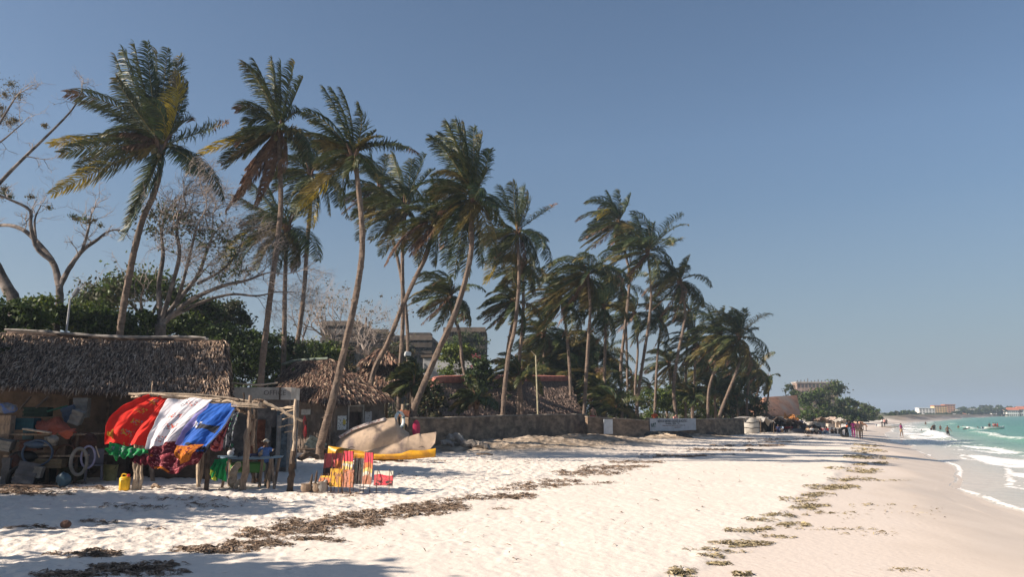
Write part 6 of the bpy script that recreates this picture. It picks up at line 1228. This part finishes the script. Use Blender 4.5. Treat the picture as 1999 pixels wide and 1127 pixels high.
# ================================================================= junk heap by the long hut (in shade)
def Q(px,py,Y): return V3(at(px,py,Y))
GJ='salvaged things heaped beside the long hut'
def plank(label,a,b,w=.12,t=.03,m=WOOD,name='plank'):
    a,b=Q(*a),Q(*b); d=b-a; L=np.linalg.norm(d); mb=MB(); c=(a+b)/2; bbox(mb,c,(L,w,t),math.atan2(d[1],d[0]),0,(0,-math.asin(d[2]/L)),.006); return put(name,mb,m,None,tuple(a),label=label,cat='plank',group=GJ)
def crate(label,c,s,rz,m,tilt=(0,0)):
    c=Q(*c); r=thing('crate',label,'crate',(c[0],c[1],c[2]-s[2]/2),GJ); R_=rotm(rz,tilt)
    mb=MB(); bbox(mb,c,(s[0]*.96,s[1]*.96,s[2]*.94),rz,0,tilt,.015); put('box',mb,m,r)
    for z in(-.38,0,.38):
        mb=MB(); o=np.array([0,-s[1]/2,z*s[2]])@R_; bbox(mb,c+o,(s[0],.03,s[2]*.2),rz,0,tilt,.005); put('slat',mb,m,r)
def heap(label,c,s,m,name='sack',seed=0,cat='sack'):
    c=Q(*c); mb=MB()
    def f(u,v): a=u*6.283; e=(v-.5)*math.pi; rr=1+.5*(fbm(np.cos(a)*1.5+3,np.sin(a)*1.5+v*3,3,seed)-.5); return np.stack([c[0]+np.cos(a)*np.cos(e)*s[0]/2*rr,c[1]+np.sin(a)*np.cos(e)*s[1]/2*rr,c[2]+np.sin(e)*s[2]/2*rr],-1)
    grid(mb,f,26,14); return put(name,mb,m,None,(c[0],c[1],c[2]-s[2]/2),label=label,cat=cat,group=GJ)
def ringo(label,c,rx,rz_,th,m,rot=0,name='tyre'):
    c=Q(*c); mb=MB(); a=np.linspace(0,2*math.pi,25); tube(mb,np.stack([c[0]+np.cos(a)*rx*math.cos(rot),c[1]+np.cos(a)*rx*math.sin(rot),c[2]+np.sin(a)*rz_],-1),th,8,cap=False); return put(name,mb,m,None,(c[0],c[1],c[2]-rz_),label=label,cat=name.replace('_',' '),group=GJ)
def chair(label,c,rz,m):
    c=Q(*c); g=c; r=thing('plastic_chair',label,'chair',tuple(g),GJ); R_=rotm(rz)
    T=lambda x,y,z:np.array([x,y,z])@R_+g
    mb=MB(); bbox(mb,T(0,0,.42),(.42,.42,.04),rz); put('seat',mb,m,r); mb=MB(); bbox(mb,T(0,.2,.66),(.42,.04,.42),rz); put('backrest',mb,m,r)
    for sx_ in(-.19,.19):
        for sy_ in(-.18,.18): mb=MB(); tube(mb,[T(sx_*1.1,sy_*1.1,0),T(sx_,sy_,.41)],.022,6); put('leg',mb,m,r)
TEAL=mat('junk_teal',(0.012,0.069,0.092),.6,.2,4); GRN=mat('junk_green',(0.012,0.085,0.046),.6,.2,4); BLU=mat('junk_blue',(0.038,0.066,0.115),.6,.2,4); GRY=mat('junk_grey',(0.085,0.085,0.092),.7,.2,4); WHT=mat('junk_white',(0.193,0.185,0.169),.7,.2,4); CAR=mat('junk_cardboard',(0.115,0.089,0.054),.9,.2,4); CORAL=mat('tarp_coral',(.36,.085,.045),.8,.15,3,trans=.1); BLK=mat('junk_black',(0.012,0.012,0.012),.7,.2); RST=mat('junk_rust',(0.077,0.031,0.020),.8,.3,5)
# rack carrying the heap
rk=thing('junk_rack','rough wooden rack of poles that carries the salvaged heap','rack',gp(90,23.6))
for px,Y in((20,23.1),(95,23.1),(150,23.1),(60,24.3),(135,24.3)): mb=MB(); tube(mb,[V3(gp(px,Y,-.1)),Q(px+2,845,Y)],.05,6,0,jit=.1); put('post',mb,WOODD,rk)
for py,d in((848,0),(890,0)):
    mb=MB(); a,b=Q(8,py,23.0),Q(160,py+2,23.0); box(mb,(a+b)/2+[0,.7,0],(b[0]-a[0],1.5,.05)); put('shelf',mb,WOOD,rk)
cloth('tarp','faded coral tarpaulin crumpled over the junk heap',[(78,822,23.9),(112,816,24.1),(150,842,23.0),(72,846,22.9)],[CORAL],lambda u,v:u*0,(0,-.1,.10),.06,1.2,50,40,21,group=GJ,cat='tarpaulin')
cloth('tarp','hanging lower fold of coral tarpaulin',[(95,836,22.95),(150,838,22.95),(134,857,22.8),(100,846,22.8)],[CORAL],lambda u,v:u*0,(0,-.05,0),.05,1.2,30,30,22,group=GJ,cat='tarpaulin')
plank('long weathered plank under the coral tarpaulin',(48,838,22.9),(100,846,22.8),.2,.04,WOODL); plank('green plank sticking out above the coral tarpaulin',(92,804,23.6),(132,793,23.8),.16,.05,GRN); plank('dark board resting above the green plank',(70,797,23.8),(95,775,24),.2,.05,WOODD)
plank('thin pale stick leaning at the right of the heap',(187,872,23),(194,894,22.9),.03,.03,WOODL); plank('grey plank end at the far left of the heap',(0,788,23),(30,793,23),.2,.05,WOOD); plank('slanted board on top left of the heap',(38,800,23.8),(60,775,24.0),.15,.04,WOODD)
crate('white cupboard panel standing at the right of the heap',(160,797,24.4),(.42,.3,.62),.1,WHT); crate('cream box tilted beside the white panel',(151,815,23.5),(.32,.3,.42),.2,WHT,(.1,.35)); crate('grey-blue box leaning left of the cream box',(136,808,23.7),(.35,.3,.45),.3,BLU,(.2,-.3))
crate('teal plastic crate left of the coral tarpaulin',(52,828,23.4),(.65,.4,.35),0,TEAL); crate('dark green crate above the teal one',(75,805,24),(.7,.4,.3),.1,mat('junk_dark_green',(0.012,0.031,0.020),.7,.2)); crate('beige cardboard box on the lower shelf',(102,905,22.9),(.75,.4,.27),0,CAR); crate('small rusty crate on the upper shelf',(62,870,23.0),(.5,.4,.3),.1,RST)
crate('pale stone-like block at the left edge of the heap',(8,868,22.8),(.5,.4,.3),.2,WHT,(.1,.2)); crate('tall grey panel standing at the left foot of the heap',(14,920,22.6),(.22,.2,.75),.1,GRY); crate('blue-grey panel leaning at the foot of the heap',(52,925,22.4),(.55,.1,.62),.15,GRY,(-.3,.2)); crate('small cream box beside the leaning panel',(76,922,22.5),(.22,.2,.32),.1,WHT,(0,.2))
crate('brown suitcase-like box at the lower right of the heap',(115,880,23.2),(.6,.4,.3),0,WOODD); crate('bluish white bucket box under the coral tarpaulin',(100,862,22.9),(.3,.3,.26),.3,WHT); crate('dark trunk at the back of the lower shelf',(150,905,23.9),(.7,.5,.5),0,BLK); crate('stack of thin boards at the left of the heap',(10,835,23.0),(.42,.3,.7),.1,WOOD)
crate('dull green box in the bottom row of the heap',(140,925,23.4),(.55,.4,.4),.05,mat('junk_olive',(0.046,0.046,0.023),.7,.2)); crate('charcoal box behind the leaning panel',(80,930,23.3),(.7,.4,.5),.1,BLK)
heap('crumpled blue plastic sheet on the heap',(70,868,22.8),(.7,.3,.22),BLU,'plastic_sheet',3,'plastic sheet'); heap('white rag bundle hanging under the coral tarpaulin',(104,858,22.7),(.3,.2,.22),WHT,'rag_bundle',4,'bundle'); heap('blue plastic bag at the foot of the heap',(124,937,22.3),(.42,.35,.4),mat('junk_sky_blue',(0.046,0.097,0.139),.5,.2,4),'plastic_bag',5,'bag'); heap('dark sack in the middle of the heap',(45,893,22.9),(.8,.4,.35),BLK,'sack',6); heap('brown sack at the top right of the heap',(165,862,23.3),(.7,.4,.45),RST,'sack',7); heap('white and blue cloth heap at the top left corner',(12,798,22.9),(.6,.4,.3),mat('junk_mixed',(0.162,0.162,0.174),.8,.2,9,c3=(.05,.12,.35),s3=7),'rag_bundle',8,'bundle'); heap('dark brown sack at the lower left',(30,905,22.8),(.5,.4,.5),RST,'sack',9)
heap('grey rolled mat on the sand right of the heap',(178,905,24.1),(.5,.4,.6),WOODD,'mat_roll',12,'mat')
ringo('pale oval boat fender ring hanging at the right of the heap',(154,902,22.8),.20,.36,.05,WHT,.4,'fender'); ringo('blue hose coil hanging from the rack',(73,885,22.7),.42,.35,.03,BLU,0,'hose'); ringo('bluish strap loop hanging beside the fender',(172,893,22.9),.18,.30,.03,mat('strap_lilac',(.22,.22,.34),.7,.1),.2,'strap'); ringo('rusty bicycle rim inside the heap',(128,890,23.0),.3,.3,.02,RST,.1,'bicycle_rim'); ringo('black tyre leaning at the bottom left',(38,935,22.6),.28,.28,.07,BLK,.3)
chair('dark plastic chair standing right of the fender',(182,938,23.3),.4,mat('chair_dark',(.10,.10,.13),.5,.1)); chair('blue plastic chair on top of the lower shelf',(40,890,23.6),-.3,TEAL)
ck=Q(225,840,24.2); bk=thing('bucket','olive plastic bucket standing at the hut wall below the green cloth','bucket',gp(217,24)); mb=MB(); g=gp(217,24); lathe(mb,[(0,0),(.17,0),(.21,.45),(.22,.46),(.2,.46),(.16,.03)],g,16); put('body',mb,mat('bucket_olive',(.26,.24,.10),.5,.15),bk); mb=MB(); a=np.linspace(0,math.pi,12); tube(mb,np.stack([g[0]+np.cos(a)*.21,g[1]-.1+0*a,g[2]+.44-np.sin(a)*.16],-1),.008,4); put('handle',mb,BLK,bk)
heap('brown leaf litter pile at the foot of the junk heap',(45,952,22.2),(2.2,.8,.16),mat('litter_brown',(.22,.14,.09),.95,.3,12,.9,50),'leaf_pile',13,'litter')
# dark things under small hut
cp=Q(618,872,36); 
def bench_(label,px,Y,w,h,rz,m):
    g=V3(gp(px,Y)); r=thing('bench',label,'bench',tuple(g)); mb=MB(); bbox(mb,g+[0,0,h],(w,.35,.05),rz); put('seat',mb,m,r)
    for s in(-.4,.4): mb=MB(); o=np.array([s*w,0,h/2])@rotm(rz); bbox(mb,g+o,(.06,.3,h),rz); put('leg',mb,m,r)
bench_('dark low bench in the shade before the small hut',600,35,1.6,.42,.1,WOODD)
crate('striped grey and green crate tilted beside the yellow kayak',(617,868,35.6),(.85,.4,.5),.2,mat('crate_stripe',(.16,.19,.17),.7,.3,7,c3=(.03,.05,.09),s3=3),(0,.5))
stick('log','dark fallen trunk lying before the small hut',[gp(585,33,.12),gp(602,33.2,.28),gp(622,33.4,.16)],.13,WOODD); stick('plank','dark leaning board against the small hut by the palm foot',[gp(622,37,0),Q(628,820,38.2)],.11,WOODD,cat='plank'); stick('plank','second dark board leaning right of the palm foot',[gp(634,36.8,0),Q(641,815,37.6)],.12,WOODD,cat='plank')
# coconut on the near sand
cn=hit(128,1030); mb=MB(); ball(mb,(cn.x,cn.y,cn.z+.05),(.10,.075,.075),0,3); o=put('coconut',mb,mat('coconut_brown',(.16,.085,.06),.8,.25,9,.8,40),None,(cn.x,cn.y,cn.z),label='brown coconut husk on the shaded near sand',cat='coconut')
# ================================================================= beach shelters at the wall end
TS=mat('tarp_white',(.56,.52,.46),.8,.12,1.5,trans=.15); TG=mat('tarp_grey',(.30,.28,.26),.8,.15,1.5)
def gy(px,py): p=hit(px,py); return p
s0=gy(1468,847); s1_=gy(1450,848); YS_=s0.y
ws=thing('tarp_shelter','rounded shelter wrapped in whitish tarpaulin at the end of the seawall','shelter',tuple(s0)); mb=MB(); hs=(847-817)/F*YS_; wsx=(1488-1449)/F*YS_/2
def sf(u,v): a=math.pi+u*math.pi*1.0; rr=1+.07*np.sin(v*math.pi)+.05*(fbm(u*6,v*3,2,3)-.5)*2; return np.stack([s0.x+np.cos(a)*wsx*rr,YS_+1.2+np.sin(a)*1.2*rr,s0.z-.1+v*(hs+.1)*(1-.12*np.abs(np.cos(a)))],-1)
grid(mb,sf,30,12,None,thick=.03); put('wall_sheet',mb,TS,ws)
mb=MB(); grid(mb,lambda u,v:np.stack([s0.x+(u*2-1)*wsx*1.02,YS_+2.6*v,s0.z+hs*(.93+.1*np.sin(u*3.1)+.05*v)],-1),16,8,None,thick=.04); put('roof_sheet',mb,TG,ws)
mb=MB()
for z in(.35,.7):
    a=np.linspace(math.pi,2*math.pi,16); tube(mb,np.stack([s0.x+np.cos(a)*wsx*1.08,YS_+1.2+np.sin(a)*1.32,s0.z+hs*z+.04*np.sin(a*5)],-1),.03,4)
put('rope',mb,BLK,ws)
def tent(name,label,px0,px1,pyt,pyb,m,peak=.5,mats2=WOODD,seed=0,open_=True):
    p=gy((px0+px1)/2,pyb); Y=p.y; x0,x1=at(px0,840,Y).x,at(px1,840,Y).x; h=(pyb-pyt)/F*Y*.8; r=thing(name,label,'shelter',tuple(p)); d=2.6
    for x in(x0+.1,x1-.1):
        for yy in(Y,Y+d): mb=MB(); g=gz(x,yy); tube(mb,[(x,yy,g-.2),(x+.05,yy,p.z+h*.8)],.06,6,0,jit=.1); put('post',mb,WOODD,r)
    mb=MB(); pk=peak
    def f(u,v): 
        z=np.interp(u,[0,pk,1],[.72,1,.6])*h+(fbm(u*5,v*4,4,seed)-.5)*.6*h; return np.stack([x0+(x1-x0)*(u*1.1-.05),Y-.3+(d+.6)*v,p.z+z],-1)
    grid(mb,f,24,12,None,thick=.06); put('roof',mb,m,r)
    mb=MB(); grid(mb,lambda u,v:np.stack([x0+(x1-x0)*u+0*v,Y+d+.1*np.sin(u*12),p.z-.2+v*h*.8],-1),16,6,None,thick=.04); put('back_cloth',mb,mats2,r)
    return r,p,h,Y
NR=mat('shelter_thatch',(.17,.12,.09),.95,.3,5,.9,14)
tent('driftwood_shelter','grey and white tarpaulin peak over a dark shelter',1483,1512,807,846,TG,.6,BLK,2); tent('driftwood_shelter','sagging brown thatch shelter right of the grey tarpaulin peak',1505,1545,805,845,NR,.2,BLK,3); tent('driftwood_shelter','low brown roof stretching behind the seated people in red',1540,1572,816,842,NR,.3,WOODD,4)
tent('driftwood_shelter','orange tarpaulin roof patch on the beach bank',1545,1560,803,838,mat('tarp_orange',(.60,.25,.07),.8,.15,2),.3,NR,5); tent('awning','small dark awning over the resting group',1580,1602,826,848,BLK,.4,BLK,6); tent('driftwood_shelter','pale brown stall roof behind the standing visitors',1676,1692,821,842,mat('thatch_rosy',(.40,.25,.18),.9,.2,4),.5,BEI,7)
tent('driftwood_shelter','far stall with a rosy roof before the last trees',1622,1642,812,836,mat('roof_dusty',(.36,.28,.23),.9,.2,4),.5,BEI,8); tent('driftwood_shelter','greyish stall with pale posts behind the seated children',1596,1616,812,836,NR,.4,CONC,9); tent('driftwood_shelter','sandy coloured lean-to left of the rosy-roofed stall',1640,1655,814,838,CONC,.6,BEI,10)
for k,(px,py,w_,m_,l) in enumerate([(1558,832,1.2,mat('crate_mint',(.28,.42,.32),.7,.1),'mint green crate on the sand bank below the orange tarpaulin'),(1563,824,1.0,FAB['navy'],'dark blue bundle below the orange tarpaulin'),(1594,838,2.2,CONC,'pale rubble block right of the mint crate'),(1618,836,1.6,BEI,'sandy rubble block behind the seated children'),(1632,833,1.6,BEI,'pinkish rubble block before the rosy-roofed stall')]):
    p=gy(px,py+2); mb=MB(); bbox(mb,(p.x,p.y,p.z+w_*.22),(w_,w_*.6,w_*.5),.2*k,0,(.05,.1),.08); put('crate' if k==0 else ('bundle' if k==1 else 'rubble_block'),mb,m_,None,tuple(p),label=l,cat='crate' if k==0 else('bundle' if k==1 else 'rubble'))
def overturned(label,px,py,L,rz,m):
    p=gy(px,py); mb=MB(); 
    def f(u,v): t=u*2-1; w=.6*(1-np.abs(t)**2.4); a=v*math.pi; return np.stack([t*L/2,w*np.cos(a),.45*np.sin(a)*(1-.5*t*t)+.15*t*t],-1)@rotm(rz)+np.array(p)
    grid(mb,f,24,10,None,thick=.03); put('overturned_boat',mb,m,None,tuple(p),label=label,cat='boat')
overturned('grey upturned dinghy on the sand right of the people in red',1558,846,3.0,.1,GRY); overturned('long pale upturned boat on the bank behind the resting group',1575,838,5.5,.25,mat('hull_tan',(.42,.34,.24),.8,.2,3)); overturned('whitish upturned boat above the seated children',1612,842,4.5,-.1,mat('hull_cream',(.50,.44,.37),.8,.2,3)); 
# far distant group at the bay corner
for px,l,t in((1722,'far visitor in white near the bay corner','white'),(1727,'far visitor in rosy red near the bay corner','pink'),(1731,'far visitor in dark clothes near the bay corner','dark')): 
    p=hit(px,835); person((p.x,p.y),l,'stand',1.7,random.uniform(-2,2),t,'dark',SKIN,group='far visitors near the bay corner')
p=hit(1736,835.5); mb=MB(); hull(mb,(p.x,p.y,p.z+.0),5,1.4,.6,0); put('beached_boat',mb,mat('boat_white',(.75,.75,.73)),None,tuple(p),label='white boat drawn up on the sand near the bay corner',cat='boat')
# shade trees beyond the left edge of the view
shade(-18,15.5,5.8,3.4,3.6,3.2,9000,'leafy tree standing left of the photographer, shading the near sand',71)
shade(-22.2,22.8,8.4,4.2,3.6,4.8,17000,'leafy tree beside the long hut, shading the salvaged heap',72)
shade(-13.2,8.6,5.6,2.2,2.2,2.0,5000,'smaller leafy tree nearest the photographer on the left',73)
# ================================================================= camera, sun, sky
cam=bpy.data.objects.new('camera',bpy.data.cameras.new('camera')); COL.objects.link(cam); SC.camera=cam
cam.location=(0,0,CZ); cam.rotation_euler=(math.pi/2+TH,0,0); cam.data.sensor_width=36; cam.data.lens=36*F/1999; cam.data.clip_end=30000; cam.data.clip_start=.1
SUNEL=31; SD=Vector((-.965,-.26,0)).normalized()*math.cos(R(SUNEL)); SD.z=math.sin(R(SUNEL))
sun=bpy.data.objects.new('sun',bpy.data.lights.new('sun','SUN')); COL.objects.link(sun); sun.data.energy=5.0; sun.data.angle=R(.5); sun.data.color=(1,.88,.75)
sun.rotation_euler=SD.to_track_quat('Z','Y').to_euler()
w=bpy.data.worlds.new('World'); SC.world=w; w.use_nodes=True; nt=w.node_tree; sk=nt.nodes.new('ShaderNodeTexSky'); sk.sky_type='NISHITA'; sk.sun_disc=False
sk.sun_elevation=R(SUNEL); sk.sun_rotation=math.atan2(SD.x,SD.y); sk.air_density=1.0; sk.dust_density=.9; sk.ozone_density=2.0; sk.altitude=0
bg=nt.nodes['Background']; 
hs=nt.nodes.new('ShaderNodeHueSaturation'); hs.inputs['Saturation'].default_value=1.02; nt.links.new(sk.outputs[0],hs.inputs['Color'])
tc=nt.nodes.new('ShaderNodeTexCoord'); sx=nt.nodes.new('ShaderNodeSeparateXYZ'); nt.links.new(tc.outputs['Generated'],sx.inputs[0])
mr=nt.nodes.new('ShaderNodeMapRange'); nt.links.new(sx.outputs['Z'],mr.inputs[0]); mr.inputs[1].default_value=0; mr.inputs[2].default_value=.32; mr.inputs[3].default_value=.62; mr.inputs[4].default_value=1.08
mu=nt.nodes.new('ShaderNodeVectorMath'); mu.operation='SCALE'; nt.links.new(hs.outputs[0],mu.inputs[0]); nt.links.new(mr.outputs[0],mu.inputs['Scale'])
mh=nt.nodes.new('ShaderNodeMapRange'); nt.links.new(sx.outputs['Z'],mh.inputs[0]); mh.inputs[1].default_value=0; mh.inputs[2].default_value=.25; mh.inputs[3].default_value=.6; mh.inputs[4].default_value=0
mm=nt.nodes.new('ShaderNodeMixRGB'); nt.links.new(mh.outputs[0],mm.inputs[0]); nt.links.new(mu.outputs[0],mm.inputs[1]); mm.inputs[2].default_value=(3.0,3.75,4.9,1)
nt.links.new(mm.outputs[0],bg.inputs[0]); bg.inputs[1].default_value=.052
vs=SC.view_settings; vs.view_transform='Standard'; vs.look='None'; vs.exposure=0.95; vs.gamma=1; vs.use_curve_mapping=False
HZ=True
if HZ:
    mb=MB(); box(mb,(1000,1500,27.5),(5200,5200,65))
    m=bpy.data.materials.new('sea_haze'); m.use_nodes=True; nt=m.node_tree; nt.nodes.remove(nt.nodes['Principled BSDF'])
    pv=nt.nodes.new('ShaderNodeVolumePrincipled'); pv.inputs['Color'].default_value=(.66,.82,1.0,1); pv.inputs['Density'].default_value=.0005; pv.inputs['Anisotropy'].default_value=.2
    nt.links.new(pv.outputs[0],nt.nodes['Material Output'].inputs['Volume'])
    put('haze',mb,m,kind='stuff',label='thin pale sea haze over the bay')
